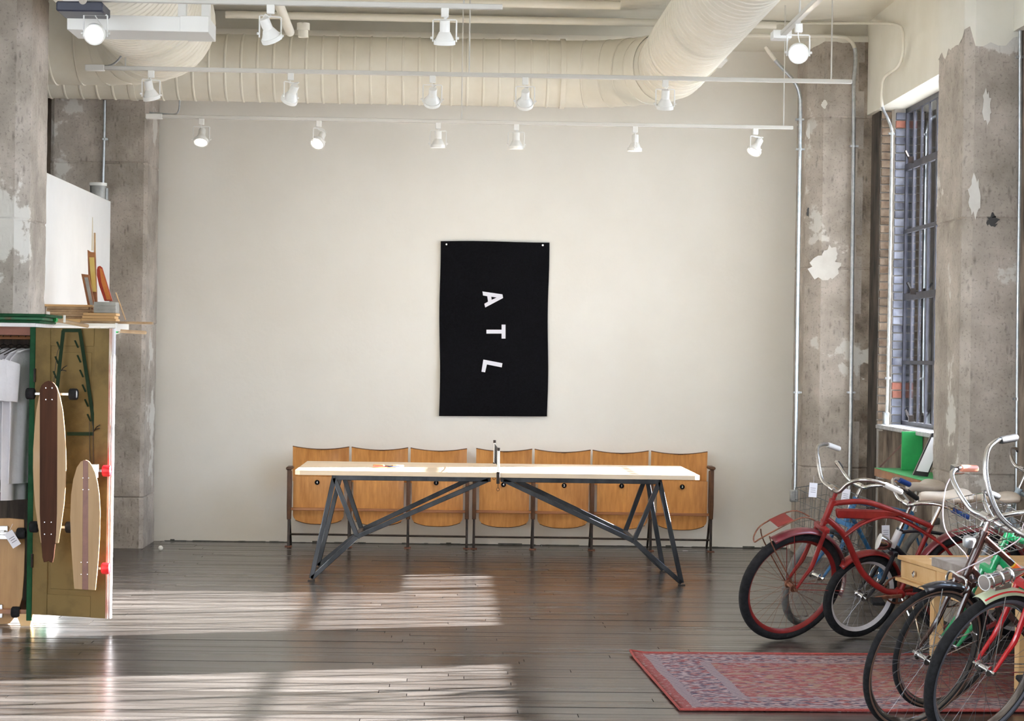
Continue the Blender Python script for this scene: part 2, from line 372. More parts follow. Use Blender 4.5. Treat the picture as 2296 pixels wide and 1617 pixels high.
# right wall: bulkhead, piers, parapet, sill
BAYS = [(14.0, 17.3), (9.4, 12.5), (4.8, 7.9), (.2, 3.3), (-4.4, -1.3)]
wr = MB().bb((3.45, -10, 3.70), (3.9, 18.9, ZC+.1))
struct('wall_right', wr, white_paint)
wp = MB(); ys = [18.9]
for a, b in BAYS: ys += [b, a]
ys.append(-10)
for i in range(0, len(ys), 2):
    y1, y0 = ys[i], ys[i+1]
    if i == 0: wp.bb((3.70, y0, 0), (3.9, y1, 3.7)); wp.bb((3.6, y0+.2, 0), (3.7, y1, 3.7))
    else: wp.bb((3.5, y0, 0), (3.9, y1, 3.7))
for a, b in BAYS: wp.bb((3.52, a, 0), (3.9, b, 1.10))
struct('wall_right_lower', wp, dirty_shaded_conc)
for i, (a, b) in enumerate(BAYS):
    struct('trim_%d' % (i+3), MB().bb((3.46, a, 1.10), (3.86, b, 1.135)), white_f if i else mat('sill_paint', (.40, .42, .46), (.60, .62, .66), 9, .5), bevel=.006)
def window(idx, a, b):
    # steel sash: mullions along the light, glazing bars, panes of glass
    n = max(1, round((b-a)/.285)); st = (b-a)/n
    root = struct('window_%d' % idx, MB().bb((XW-.012, a, 1.13), (XW+.012, a+.045, 3.70)).bb((XW-.012, b-.035, 1.13), (XW+.012, b, 3.70))
                  .bb((XW-.012, a, 1.13), (XW+.012, b, 1.17)).bb((XW-.012, a, 3.66), (XW+.012, b, 3.70)), mullion_m)
    zs = [1.15, 1.64, 2.17, 2.70, 3.22, 3.68]
    for k in range(1, n):
        w = .028 if k % 4 else .05
        part('mullion', MB().bb((XW-.007, a+k*st-w/2, 1.15), (XW+.007, a+k*st+w/2, 3.68)), mullion_m, root)
    for z in zs[1:-1]:
        t = .03 if z != 2.17 and z != 3.22 else .055
        part('glazing_bar', MB().bb((XW-.014, a, z-t/2), (XW+.012, b, z+t/2)), mullion_m, root)
    if idx <= 2:
        g = MB().bb((0, -st/2+.014, -.25), (.004, st/2-.014, .25)).mesh('pane', glass, smooth=False)
        for k in range(n):
            for z0, z1 in zip(zs, zs[1:]):
                o = piece('pane', g, (XW-.001, a+(k+.5)*st, (z0+z1)/2), root); o.scale = (1, 1, (z1-z0-.02)/.5)
    else:
        part('pane', MB().bb((XW, a, 1.16), (XW+.004, b, 3.68)), glass, root)
    return root
for i, (a, b) in enumerate(BAYS): w = window(i+1, a, b); 
# sash latches on the first window
w1 = bpy.data.objects['window_1']
for (yy, z) in ((16.75, 2.20), (16.75, 1.20), (16.9, 3.25)):
    part('sash_latch', MB().box((XW-.05, yy, z), (.04, .03, .05)).bar((XW-.06, yy, z), (XW-.10, yy-.02, z+.07), .014), black_iron, w1)
# brick jamb beside the first window
struct('wall_right_corner', MB().bb((3.49, 17.28, 0), (3.70, 17.32, 1.08)), dirty_shaded_conc)
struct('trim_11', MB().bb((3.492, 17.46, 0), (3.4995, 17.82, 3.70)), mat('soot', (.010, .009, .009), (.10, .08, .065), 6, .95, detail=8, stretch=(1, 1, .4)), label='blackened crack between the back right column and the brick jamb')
jb = struct('trim_10', MB().bb((3.585, 17.33, 0), (3.70, 17.6, 3.70)).bb((3.50, 17.47, 0), (3.585, 17.8, 3.70)), mortar, label='brick jamb between rear right column and the window')
bm1 = MB().box((0, 0, 0), (.098, .05, .056)).mesh('brick', brick_p, smooth=False); bm2 = MB().box((0, 0, 0), (.078, .05, .056)).mesh('brick', brick_tan, smooth=False)
bm3 = MB().box((0, 0, 0), (.098, .05, .056)).mesh('brick', brick_m, smooth=False)
for k in range(55):
    z = .05+k*.0665
    if z < 1.08: continue
    if z > 3.66: break
    q = bm3 if (k in (21, 20, 14, 13, 53, 9, 8)) else bm1
    o = piece('brick', q, (3.642+random.uniform(-.003, .003), 17.325+random.uniform(-.005, .004), z), jb, (0, 0, random.uniform(-.03, .03)))
    piece('brick', bm2, (3.546+random.uniform(-.003, .003), 17.465+random.uniform(-.006, .004), z+.02), jb, (0, 0, random.uniform(-.04, .04)))
# yard outside
struct('ground', MB().bb((3.9, -20, -.9), (60, 60, -.8)), mat('yard_asphalt', (.16, .15, .14), (.24, .23, .21), 3, .9))
ob = thing('brick_building', 'red brick wall of the neighbouring building seen through the window', 'building', (5.5, 22.1, -.8))
part('wall', MB().bb((4.1, 22.03, -.8), (12, 22.5, 7.5)), mat('pale_mortar', (.72, .70, .68), rough=.9), ob)
bb_ = MB().box((0, 0, 0), (.198, .06, .062)).mesh('brick', mat('outdoor_brick', (.30, .12, .10), (.52, .27, .22), 8, .85, objrand=.35), smooth=False)
fld = MB(); off = wloc(ob)
for k in range(64):
    z = .3+k*.073; sh = .104 if k % 2 else 0
    for j in range(-3, 24):
        x = 4.62+sh+j*.208
        if 4.55 < x < 5.2 and .9 < z < 4.6: piece('brick', bb_, Vector((x, 22.03+random.uniform(-.006, .004), z))-off, ob)
        elif x > 4.2: fld.box((x, 22.03, z), (.198, .06, .062))
part('brick_courses', fld, brick_m, ob, kind='stuff')
part('cornice', MB().bb((4.1, 21.9, 4.98), (12, 22.1, 5.15)), white_paint, ob)
# columns: chamfered, board-formed, with pour seams and chipped faces
def column(label, x0, x1, y0, y1, ch, seams, top=4.36, skin=None):
    rnd = random.Random(int(x0*100+y0*7))
    cor = [(x0+ch, y0), (x1-ch, y0), (x1, y0+ch), (x1, y1-ch), (x1-ch, y1), (x0+ch, y1), (x0, y1-ch), (x0, y0+ch)]
    out = []
    for i, (ax, ay) in enumerate(cor):
        bx, by = cor[(i+1) % 8]; L = math.hypot(bx-ax, by-ay); n = max(2, int(L/.045))
        nx, ny = (by-ay)/L, -(bx-ax)/L
        for k in range(n):
            t = k/n; d = -.006 if k == n//2 and L > .3 else 0
            out.append((ax+(bx-ax)*t-nx*(-d)*1, ay+(by-ay)*t-ny*(-d)*1, nx, ny, L*t))
    zs = []; z = 0
    while z < top: zs.append((z, 0)); z += .06
    for s_ in seams: zs = [q for q in zs if abs(q[0]-s_) > .03] + [(s_-.012, 0), (s_-.003, -.007), (s_+.003, -.007), (s_+.012, .002)]
    zs.append((top, 0)); zs.sort()
    rows = []
    m = MB(); k0 = 0; n = len(out)
    for (z, dz) in zs:
        for (x, yv, nx, ny, t) in out:
            d = dz+rnd.gauss(0, .0012)-(.010 if rnd.random() < .012 else 0)
            if z < .35: d += .006*rnd.random()
            m.v.append(Vector((x+nx*d, yv+ny*d, z)))
    for i in range(len(zs)-1):
        for j in range(n): m.f.append((i*n+j, i*n+(j+1) % n, (i+1)*n+(j+1) % n, (i+1)*n+j))
    m.f.append(tuple(range(n))); m.f.append(tuple((len(zs)-1)*n+j for j in range(n)))
    c = part('column', m, concrete); c['kind'] = 'structure'; c['label'] = label
    if skin:      # ragged coat of paint left at the top
        s = MB(); k = 0; zb = [skin]*n
        v = 0
        for j in range(n): v = .75*v+rnd.gauss(0, .028); zb[j] = min(top-.05, max(skin-.12, skin+v))
        lv = [0, .33, .66, 1]
        for q in lv:
            for j, (x, yv, nx, ny, t) in enumerate(out):
                d = .003+(.003 if q > 0 else 0); s.v.append(Vector((x+nx*d, yv+ny*d, zb[j]+(top-zb[j])*q)))
        for i in range(len(lv)-1):
            for j in range(n): s.f.append((i*n+j, i*n+(j+1) % n, (i+1)*n+(j+1) % n, (i+1)*n+j))
        part('paint_skin', s, white_paint, c)
    return c
column('concrete column at the back right, with two conduits on it', 2.965, 3.64, 17.8, 18.55, .12, [3.68, 2.42, .75], skin=4.27)
column('nearer concrete column at the right, behind the bicycles', 3.16, 3.88, 13.15, 13.95, .055, [2.54, .95], top=ZC, skin=3.66)
column('concrete column at the back left behind the white partition', -3.34, -2.535, 17.85, 18.55, .03, [3.20, 1.87, .42])
column('nearer concrete column at the far left above the cabinet', -3.40, -2.635, 13.35, 14.05, .08, [2.45, 3.9], top=ZC)
# mortar patches on the right columns
def patch(poly, Y, m, parent=None):
    P = [at(a, b, Y) for a, b in poly]; mb = MB(); k = len(P)
    mb.v += P+[p-Vector((0, .004, 0)) for p in P]
    mb.f.append(tuple(range(k, 2*k))); mb.f += [(i, (i+1) % k, k+(i+1) % k, k+i) for i in range(k)]
    return part('mortar_patch', mb, m, parent)
plaster = mat('patch_plaster', (.62, .60, .56), (.70, .68, .64), 8, .8, bump=.4)
cols = [o for o in bpy.data.objects if o.name.startswith('column')]
cr_, cn_ = cols[0], cols[1]
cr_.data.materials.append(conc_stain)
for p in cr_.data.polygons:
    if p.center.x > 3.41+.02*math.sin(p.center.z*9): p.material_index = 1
def jag(cx, cy, rx, ry, n=22, k=.3, seed=1):
    r = random.Random(seed); return [(cx+rx*math.cos(2*math.pi*i/n)*(1+r.uniform(-k, k)), cy+ry*math.sin(2*math.pi*i/n)*(1+r.uniform(-k, k))) for i in range(n)]
patch(jag(1850, 603, 34, 26, seed=3), 17.797, plaster, cr_); patch(jag(1862, 575, 16, 22, seed=4), 17.795, plaster, cr_)
patch(jag(1815, 297, 7, 17, seed=5), 17.90, plaster, cr_); patch(jag(1848, 234, 6, 9, seed=6), 17.797, plaster, cr_)
patch(jag(1815, 477, 8, 11, seed=8), 17.90, mat('dark_mark', (.06, .06, .06), rough=.9), cr_)
patch(jag(2225, 495, 13, 14, k=.5, seed=9), 13.147, mat('dark_mark', (.06, .06, .06)), cn_)
patch(jag(2185, 440, 13, 44, k=.25, seed=10), 13.147, plaster, cn_); patch(jag(1862, 1260, 22, 10, seed=12), 17.797, plaster, cr_)
patch(jag(2212, 240, 10, 36, seed=14), 13.147, plaster, cn_)
# the white partition at the left
struct('wall_partition', MB().bb((-2.92, 14.35, 0), (-2.78, 17.5, 2.855)), mat('partition_paint', (.80, .80, .80), (.84, .84, .84), 3, .6), bevel=.004)
# debris line where wall and floor meet
dm = MB(); x = -2.45
r_ = random.Random(4)
while x < 2.88:
    w = r_.uniform(.03, .12); dm.bb((x, 18.6-r_.uniform(.008, .02), 0), (x+w, 18.6, r_.uniform(.004, .010) if r_.random() < .9 else .016)); x += w
struct('baseboard_back', dm, mat('grime', (.05, .055, .05), (.10, .10, .09), 20, .9))
# ================================================================== DUCTS AND CEILING SERVICES
def duct(name, path, r, label, pitch=.13, rib=.006, gores=()):
    P = []; acc = 0
    pts = [Vector(p) for p in path]
    # resample at pitch
    L = [0]
    for a, b in zip(pts, pts[1:]): L.append(L[-1]+(b-a).length)
    def pos(s):
        for i in range(len(pts)-1):
            if s <= L[i+1]+1e-9: t = (s-L[i])/(L[i+1]-L[i]); return pts[i].lerp(pts[i+1], t)
        return pts[-1]
    s = 0; Q = []; rr = []
    while s < L[-1]-.03:
        in_g = any(a < s < b for a, b in gores); p_ = pitch if not in_g else .2
        for ds, dr in ((0, 0), (.012, 0), (.018, rib), (.028, rib), (.034, 0)):
            if s+ds < L[-1]: Q.append(pos(s+ds)); rr.append(r+dr)
        s += p_
    Q.append(pos(L[-1])); rr.append(r)
    mb = MB().tube(Q, rr, 40)
    return mb
d1 = []
for x in [-5.9, -5, -4, -3, -2, -1, 0, .5, .9]: d1.append((x, 17.52, 3.96))
for k in range(1, 11):
    a = R(90*k/10); d1.append((.9+.82*math.sin(a), 17.52-.82*(1-math.cos(a)), 3.96+.0*k))
for yv in (16.2, 15, 13, 11, 9, 7, 5): d1.append((1.72+(16.7-yv)*.003, yv, 3.98))
t = thing('air_duct', 'long white spiral duct running along the back wall and bending forward at right', 'duct', (1.3, 17.3, 3.68))
part('duct_pipe', duct('d', d1, .272, '', gores=((6.75, 8.2),)), duct_paint, t)
part('duct_collar', MB().tube([(.86, 17.52, 3.96), (.90, 17.52, 3.96)], .285, 40), duct_paint, t)
part('duct_collar', MB().tube([(1.725, 16.0, 3.98), (1.725, 15.96, 3.98)], .284, 40), duct_paint, t)
part('duct_collar', MB().tube([(-2.62, 17.52, 3.96), (-2.58, 17.52, 3.96)], .282, 40), duct_paint, t)
d2 = [(-5.9, 16.05, 4.02), (-4, 16.05, 4.02), (-3, 16.05, 4.02)]
for k in range(1, 11):
    a = R(90*k/10); d2.append((-2.75+.62*math.sin(a), 16.05-.62*(1-math.cos(a)), 4.02))
d2 += [(-2.13, 14.5, 4.03), (-2.13, 12, 4.03), (-2.13, 8, 4.03), (-2.13, 5, 4.03)]
t = thing('air_duct', 'wide white duct at upper left with an elbow turning toward the viewer', 'duct', (-2.5, 15.8, 3.62))
part('duct_pipe', duct('d', d2, .40, '', pitch=.11, gores=((0, 3.9),)), duct_paint, t)
# pipes along x high over the back of the hall
def pipe(label, pts, r, m=ceil_paint, name='ceiling_pipe', cat='pipe', group=None, couplings=(), n=12):
    mb = MB().tube(smoothpath(pts, 5), r, n)
    o = solo(name, mb, m, label, cat, group)
    return o
pipe('white sprinkler pipe crossing high above the back beam', [(-1.9, 16.9, 4.43), (1.3, 16.9, 4.43)], .035)
pipe('white pipe just below the beam top at right of the duct bend', [(-1.85, 17.3, 4.36), (2.6, 17.3, 4.36)], .03)
p0 = at(610, -30, 13.5); p1 = at(650, 72, 14.6)
pipe('slanting white pipe dropping between the spotlights at upper left', [p0, p0.lerp(p1, .5), p1], .032)
pc = at(680, 50, 15.2); solo('pipe_stub', MB().lathe([(.0, -.05), (.035, -.05), (.035, .0), (.045, .0), (.045, .05), (0, .05)], at(680, 68, 15.2), (0, 0, 1), 16), ceil_paint, 'short capped pipe stub beside the slanting white pipe', 'pipe')
# painted conduits on the beam at right
def cond(label, pxs, Y, r=.011, m=galv, clamps=(), dY=None, painted=0):
    P = [at(a, b, Y if dY is None else dY[i]) for i, (a, b) in enumerate(pxs)]
    sp = smoothpath(P, 6); xs = sp[0]
    root = thing('conduit', label, 'conduit', sp[-1])
    k = painted*6
    part('conduit_tube', MB().tube(sp[k:], r, 10), m, root)
    if k: part('painted_length', MB().tube(sp[:k+1], r, 10), ceil_paint, root)
    for (a, b) in clamps:
        q = at(a, b, Y); part('conduit_clamp', MB().box(q, (r*4.2, r*2.2, .016)).lathe([(r*1.35, -.01), (r*1.35, .01)], q, (0, 0, 1), 12), galv, root)
    return root
c1 = cond('leftmost steel conduit on the back right column, bending over at the top', [(1716, 105), (1738, 135), (1768, 168), (1784, 188), (1793, 215), (1794.5, 260), (1792, 420), (1788, 700), (1785, 920), (1783, 1085), (1780, 1100)], 17.74, .0165, galv, [(1793, 268), (1794, 335), (1788, 880)], painted=1)
c2 = cond('steel conduit down the middle of the back right column', [(1650, 79), (1760, 80), (1880, 82), (1905, 90), (1916, 108), (1918, 140), (1914, 190), (1914, 300), (1911, 600), (1908, 900), (1905, 1100), (1903, 1230)], 17.74, .0165, galv, [(1915, 328), (1908, 880)], painted=4)
c3 = cond('steel conduit in the corner beside the brick jamb', [(1650, 52), (1800, 52), (1960, 52), (2010, 56), (2024, 72), (2024, 120), (2012, 150), (1984, 172), (1978, 200), (1978, 238), (1990, 265), (1999, 292), (1999, 330), (1995, 600), (1990, 860), (1988, 925)], 17.2, .012, galv, [(1999, 300), (1991, 848)], [17.8, 17.8, 17.3, 16.4, 16.15, 16.15, 16.35, 16.85, 16.95, 16.97]+[17.2]*7, painted=9)
c4 = cond('steel conduit on the nearer right column at the photo edge', [(2284, -40), (2288, 20), (2288, 120), (2287, 400), (2283, 700), (2281, 960), (2280, 1150)], 13.11, .0135, galv, [(2288, 128), (2282, 895)])
c5 = cond('steel conduit on the back left column above a grey canister', [(235, 225), (234, 300), (231, 410)], 17.835, .011, galv, [(236, 312)])
def jbox(px, py, Y, w, h, label):
    c = at(px, py, Y); t = thing('junction_box', label, 'junction box', c-Vector((0, 0, h/2)))
    part('box_body', MB().box(c, (w, .05, h)), galv, t, bevel=.006)
    part('cover_plate', MB().box(c-Vector((0, .028, 0)), (w*.8, .006, h*.82)), galv, t, bevel=.002)
    for s_ in (-1, 1): part('screw', MB().lathe([(0, 0), (.006, 0), (.006, .004), (0, .004)], c+Vector((w*.22*s_, -.033, h*.3*s_)), (0, -1, 0), 8), galv, t)
jbox(1780, 1112, 17.72, .065, .10, 'small grey junction box at the foot of the leftmost column conduit')
jbox(1986, 938, 17.15, .045, .10, 'small grey junction box beside the window sill in the corner')
# canister speaker on top of the partition
c = at(220, 430, 17.6); t = thing('canister', 'grey steel canister with white rim standing behind the partition top', 'canister', at(220, 450, 17.6))
part('canister_body', MB().lathe([(.0, -.16), (.068, -.16), (.066, .05), (0, .05)], c, (0, 0, 1), 28), greybox, t)
part('canister_rim', MB().lathe([(.066, .048), (.072, .048), (.072, .072), (0, .072)], c, (0, 0, 1), 28), lamp_white, t)
part('bracket', MB().box(c+Vector((.075, 0, -.05)), (.015, .04, .16)), galv, t)
# box duct run and dark projector at the upper left, small diffuser box by the right duct
t = thing('light_trough', 'white rectangular sheet-metal trough hanging at upper left', 'trough', at(300, 70, 12.2))
a0, a1 = at(150, 66, 12.0), at(468, 68, 12.0)
part('trough_body', MB().bb((a0.x, 12.0, a0.z), (a1.x, 12.35, a0.z+.085)), lamp_white, t, bevel=.003)
part('end_cap', MB().bb((a1.x-.16, 11.99, a0.z-.002), (a1.x, 12.36, a0.z+.088)), lamp_white, t, bevel=.003)
for px in (405, 458): q = at(px, 40, 12.0); part('hanger_plate', MB().bb((q.x-.022, 12.05, a0.z+.08), (q.x+.022, 12.12, ZC)), lamp_white, t)
q = at(180, 16, 11.6); t = thing('projector', 'dark projector box hanging above the lit lamp at upper left', 'projector', q-Vector((0, 0, .03)))
part('projector_body', MB().box(q+Vector((0, .1, .0)), (.25, .26, .055)), mat('dark_plastic', (.03, .035, .06), rough=.4), t, bevel=.008)
part('projector_lens', MB().lathe([(0, 0), (.022, 0), (.022, .01), (0, .01)], q+Vector((.02, -.03, .03)), (0, -1, 0), 16), chrome, t)
part('ceiling_pole', MB().tube([q+Vector((0, .1, .07)), Vector((q.x, q.y+.1, 3.66))], .02), black_iron, t)
q = at(1608, 128, 16.9); t = thing('air_diffuser', 'small white rectangular diffuser box behind the right duct', 'diffuser', q-Vector((0, 0, .05)))
part('diffuser_body', MB().bb((q.x-.10, 16.8, q.z-.04), (q.x+.06, 17.2, q.z+.16)), lamp_white, t, bevel=.004)
part('diffuser_lip', MB().bb((q.x-.11, 16.79, q.z-.045), (q.x+.07, 17.21, q.z-.03)), lamp_white, t)
# ================================================================== TRACK LIGHTING
def track(label, pa, pb, Y, rods=(), feed=True):
    a, b = at(*pa, Y), at(*pb, Y); a.z = b.z = (a.z+b.z)/2
    t = thing('light_track', label, 'light track', (a+b)/2)
    part('track_rail', MB().bb((a.x, Y-.018, a.z-.014), (b.x, Y+.018, a.z+.014)), track_white, t, bevel=.003)
    if feed: part('feed_box', MB().bb((a.x-.02, Y-.022, a.z-.022), (a.x+.11, Y+.022, a.z+.02)), lamp_white, t, bevel=.004)
    for px in rods:
        q = at(px, pa[1], Y); part('hanging_rod', MB().tube([(q.x, Y, a.z+.01), (q.x, Y, ZC if q.x > -1.7 or Y > 15 else 3.66)], .005, 8), track_white, t)
    return a.z
Z1 = track('lowest rear light track crossing in front of the back wall', (333, 259), (1778, 288), 17.05, (1035, 1757))
Z2 = track('middle light track crossing below the big ducts', (198, 153), (1910, 182), 14.65, (281, 1052, 1864))
Z3 = track('nearest light track at the top edge of the photo', (150, -5), (1127, 18), 11.7, (497, 1040))
x4 = 1.935; z4 = 3.575
t = thing('light_track', 'light track at upper right running toward the viewer', 'light track', (x4, 9.5, z4))
part('track_rail', MB().bb((x4-.018, 6, z4-.014), (x4+.018, 12.66, z4+.014)), track_white, t, bevel=.003)
part('feed_box', MB().bb((x4-.06, 12.58, z4-.03), (x4+.05, 12.70, z4+.02)), lamp_white, t, bevel=.004)
part('hanging_rod', MB().tube([(x4+.09, 12.55, z4), (x4+.09, 12.55, ZC)], .006, 8), track_white, t)
def whip(label, pts, Y): solo('flexible_conduit', MB().tube(smoothpath([at(a, b, Y) for a, b in pts], 6), .007, 8), galv, label, 'conduit')
whip('thin flexible conduit feeding the middle light track', [(203, 147), (240, 148), (262, 138), (277, 115), (280, 96)], 14.68)
whip('thin flexible conduit feeding the lowest light track', [(335, 252), (385, 256), (400, 250), (403, 225)], 17.08)
def spot(label, x, Y, z, aim, group, hot=False, energy=7, yaw=0, size=1.0):
    t = thing('track_spotlight', label, 'spotlight', (x, Y, z-.014), group)
    o = Vector((x, Y, z)); aim = Vector(aim).normalized(); k = size
    part('track_adapter', MB().box(o-Vector((0, 0, .036)), (.042*k, .034*k, .05)), lamp_white, t, bevel=.003)
    side = Vector((math.cos(yaw), math.sin(yaw), 0)); top = o-Vector((0, 0, .075)); piv = top-Vector((0, 0, .10*k))
    w = .064*k; pl = [piv-side*w-Vector((0, 0, .02)), top-side*w-Vector((0, 0, .004)), top-side*(w-.006), top+side*(w-.006), top+side*w-Vector((0, 0, .004)), piv+side*w-Vector((0, 0, .02))]
    part('yoke', MB().tube(pl, .0042*k, 6), lamp_white, t)
    for s_ in (-1, 1): part('yoke_knob', MB().lathe([(0, 0), (.007, 0), (.007, .014), (0, .014)], piv+side*w*s_, side*s_, 10), lamp_white, t)
    c = piv-aim*.005
    part('lamp_housing', MB().lathe([(0, -.092), (.025, -.092), (.028, -.086), (.028, -.030), (.032, -.026), (.052, .014), (.052, .034)], c, aim, 24, caps=False), lamp_white, t)
    part('rim_ring', MB().lathe([(.050, .016), (.059, .016), (.059, .040), (.051, .040)], c, aim, 28, closed=True), lamp_white, t)
    part('lamp_face', MB().lathe([(0, .034), (.052, .034), (.052, .030), (0, .030)], c, aim, 28), lamp_hot if hot else lamp_face, t)
    part('power_lead', MB().tube(smoothpath([o-Vector((0, 0, .055)), o-Vector((.012, 0, .08))+side*.01, c-aim*.12+side*.02, c-aim*.10], 5), .003, 6), lamp_white, t)
    li = bpy.data.objects.new('spot_light', bpy.data.lights.new('spot_light', 'SPOT')); C.objects.link(li)
    li.location = c+aim*.05; li.rotation_euler = aim.to_track_quat('-Z', 'Y').to_euler(); li.data.energy = energy*4; li.data.spot_size = R(95); li.data.spot_blend = .9
    li.data.color = (1, .80, .56); li.data.shadow_soft_size = .04
def lx(px, py, Y): return at(px, py, Y).x
G1, G2 = 'spotlights on the lowest rear track', 'spotlights on the middle track'
nm = ['leftmost', 'second from left', 'third from left', 'fourth from left', 'fifth from left', 'rightmost']
for i, (px, py, aim, yw) in enumerate([(452, 262, (-.02, -.5, -.8), 0), (715, 266, (-.28, -.62, -.62), .9), (983, 272, (0, .06, -1), .1), (1158, 275, (0, .06, -1), .1), (1424, 281, (-.03, .0, -1), 1.5), (1694, 287, (-.42, -.35, -.75), .8)]):
    spot('%s small white spotlight on the lowest rear light track' % nm[i], lx(px, py, 17.05), 17.05, Z1, aim, G1, yaw=yw)
nm = ['leftmost', 'second from left', 'middle', 'second from right', 'rightmost']
for i, (px, py, aim, yw) in enumerate([(339, 156, (.18, .30, -.9), .5), (652, 162, (-.35, .50, -.70), .9), (970, 167, (-.05, .66, -.62), 0), (1178, 171, (0, .70, -.58), 0), (1492, 177, (0, .32, -.92), 0)]):
    spot('%s white spotlight on the middle light track' % nm[i], lx(px, py, 14.65), 14.65, Z2, aim, G2, yaw=yw)
spot('white spotlight tilted right at upper left of the nearest track', lx(607, 5, 11.7), 11.7, Z3, (.30, .40, -.75), 'spotlights on the nearest track', yaw=.5, size=1)
spot('white spotlight in the top middle on the nearest track', lx(998, 12, 11.7), 11.7, Z3, (0, .25, -.92), 'spotlights on the nearest track')
spot('glowing spotlight facing the viewer at the upper left', lx(215, 0, 11.7), 11.7, Z3-.01, (-.05, -.92, -.35), 'glowing spotlights', hot=True, energy=3)
spot('glowing spotlight facing the viewer at the upper right', x4+.02, 12.15, z4, (-.1, -.93, -.33), 'glowing spotlights', hot=True, energy=3)
# ================================================================== TABLE TENNIS TABLE
YF, YB, YT = 15.44, 16.42, 16.78
A, B = at(661, 1056, YF), at(1570, 1065, YF); zt = (A.z+B.z)/2
t = thing('table_tennis_table', 'long pale wooden table on black steel trestle legs in front of the seats', 'table', ((A.x+B.x)/2, 16.1, 0))
n = 9; w = (YT-YF)/n
for k in range(n):       # glued-up boards of the top
    c = .035 if k == 0 else 0
    out = [(A.x+c, YF+k*w+.0006), (B.x-c, YF+k*w+.0006)] + ([(B.x, YF+.035)] if c else []) + [(B.x, YF+(k+1)*w-.0006), (A.x, YF+(k+1)*w-.0006)] + ([(A.x, YF+.035)] if c else [])
    part('tabletop_board', MB().prism(out, (0, 0, zt-.034), (1, 0, 0), (0, 1, 0), (0, 0, .034+random.uniform(-.0004, .0003))), table_wood, t, bevel=.0015)
zr = zt-.034
def truss(Y, T, Fo, J, E, side):
    P = {k: at(a, b, Y) for k, (a, b) in dict(T=T, F=Fo, J=J, E=E).items()}
    P['F'].z = .018; P['T'].z = P['E'].z = zr-.0172
    for a, b in ('TF', 'TJ', 'FJ', 'JE', 'TE'):
        part('frame_tube', MB().bar(P[a], P[b], .034, .034, up=(0, 1, 0)), steel, t, bevel=.003)
    return P
L1 = truss(YF+.04, (749, 1080), (698, 1303), (801, 1203), (1095, 1082), 0)
L2 = truss(YB, (766, 1080), (713, 1272), (811, 1188), (1085, 1082), 0)
R1 = truss(YF+.04, (1479, 1085), (1528, 1315), (1421, 1213), (1128, 1082), 1)
R2 = truss(YB, (1449, 1085), (1487, 1283), (1401, 1194), (1120, 1082), 1)
for a, b in ((L1, L2), (R1, R2)):
    for k in 'TJE': part('cross_tube', MB().bar(a[k], b[k], .034), steel, t, bevel=.003)
    for q in (a, b): part('foot_cap', MB().box(Vector((q['F'].x, q['F'].y, .004)), (.05, .045, .008)), black_iron, t)
# net
q = at(1116, 1060, YF); nx = q.x+.003
t = thing('table_tennis_net', 'thin table tennis net with two upright posts clamped across the pale table', 'net', (nx, (YF+YT)/2, zt))
for s_, Y in ((0, YF-.02), (1, YT+.02)):
    p = part('net_post', MB().tube([(nx, Y, zt-.005), (nx, Y, zt+.165)], .009, 12), lamp_white, t)
    part('post_cap', MB().tube([(nx, Y, zt+.16), (nx, Y, zt+.182)], .0105, 12), black_iron, p)
    part('net_clamp', MB().box((nx, Y, zt-.035), (.024, .02, .085)).box((nx, Y+(.03 if s_ == 0 else -.03), zt+.003), (.024, .06, .006)).box((nx, Y+(.03 if s_ == 0 else -.03), zt-.055), (.024, .06, .006)), black_iron, t, bevel=.002)
    z0 = zt-.077
    part('clamp_key', MB().tube([(nx, Y, z0), (nx, Y, z0-.03)]+[(nx+.010*math.sin(a), Y, z0-.041+.011*math.cos(a)) for a in [k*.6 for k in range(11)]], .0018, 6), black_iron, t)
m = MB()
def nz(v, s): return zt+.012+.140*v - (.010*math.sin(math.pi*s) if v > .9 else 0)
for k in range(75):
    s_ = k/74; Y = YF+(YT-YF)*s_; x = nx+.012*math.sin(math.pi*s_)
    m.bar((x, Y, nz(0, s_)), (x, Y, nz(1, s_)), .0013)
for k in range(9):
    for a in range(12):
        s0, s1 = a/12, (a+1)/12
        m.bar((nx+.012*math.sin(math.pi*s0), YF+(YT-YF)*s0, nz(k/8, s0)), (nx+.012*math.sin(math.pi*s1), YF+(YT-YF)*s1, nz(k/8, s1)), .0013 if k < 8 else .004)
part('net_mesh', m, grip_k, t, kind='stuff')
# paddles on the table
for (px, ang, lab, col) in ((858, .35, 'red rubber paddle lying flat at the left on the pale table', red_w), (880, 2.7, 'paddle with blue rubber lying right beside the red one on the table', grip_b)):
    q = gr(px, 1050, zt); q = Vector((q.x, 15.95, zt)); ca, sa = math.cos(ang), math.sin(ang); ux, uy = Vector((ca, sa, 0)), Vector((-sa, ca, 0))
    t = thing('table_tennis_paddle', lab, 'paddle', q)
    out = [(.078*math.cos(a), .073*math.sin(a)) for a in [k*.2618 for k in range(24)]]
    part('blade', MB().prism(out, q+Vector((0, 0, .002)), ux, uy, (0, 0, .006)), pine, t)
    part('rubber_face', MB().prism([(a*.97, b*.97) for a, b in out], q+Vector((0, 0, .008)), ux, uy, (0, 0, .002)), col, t)
    part('handle', MB().prism([(.07, -.013), (.16, -.016), (.16, .016), (.07, .013)], q-Vector((0, 0, -.0)), ux, uy, (0, 0, .02)), pine, t, bevel=.005)
q = gr(360, 1235); solo('ping_pong_ball', MB().lathe([(.0205*math.sin(a), -.0205*math.cos(a)) for a in [math.pi*k/12 for k in range(13)]], q+Vector((0, 0, .0215)), (0, 0, 1), 20, caps=False), ball_m, 'white ping-pong ball on the floor near the back left column', 'ball')
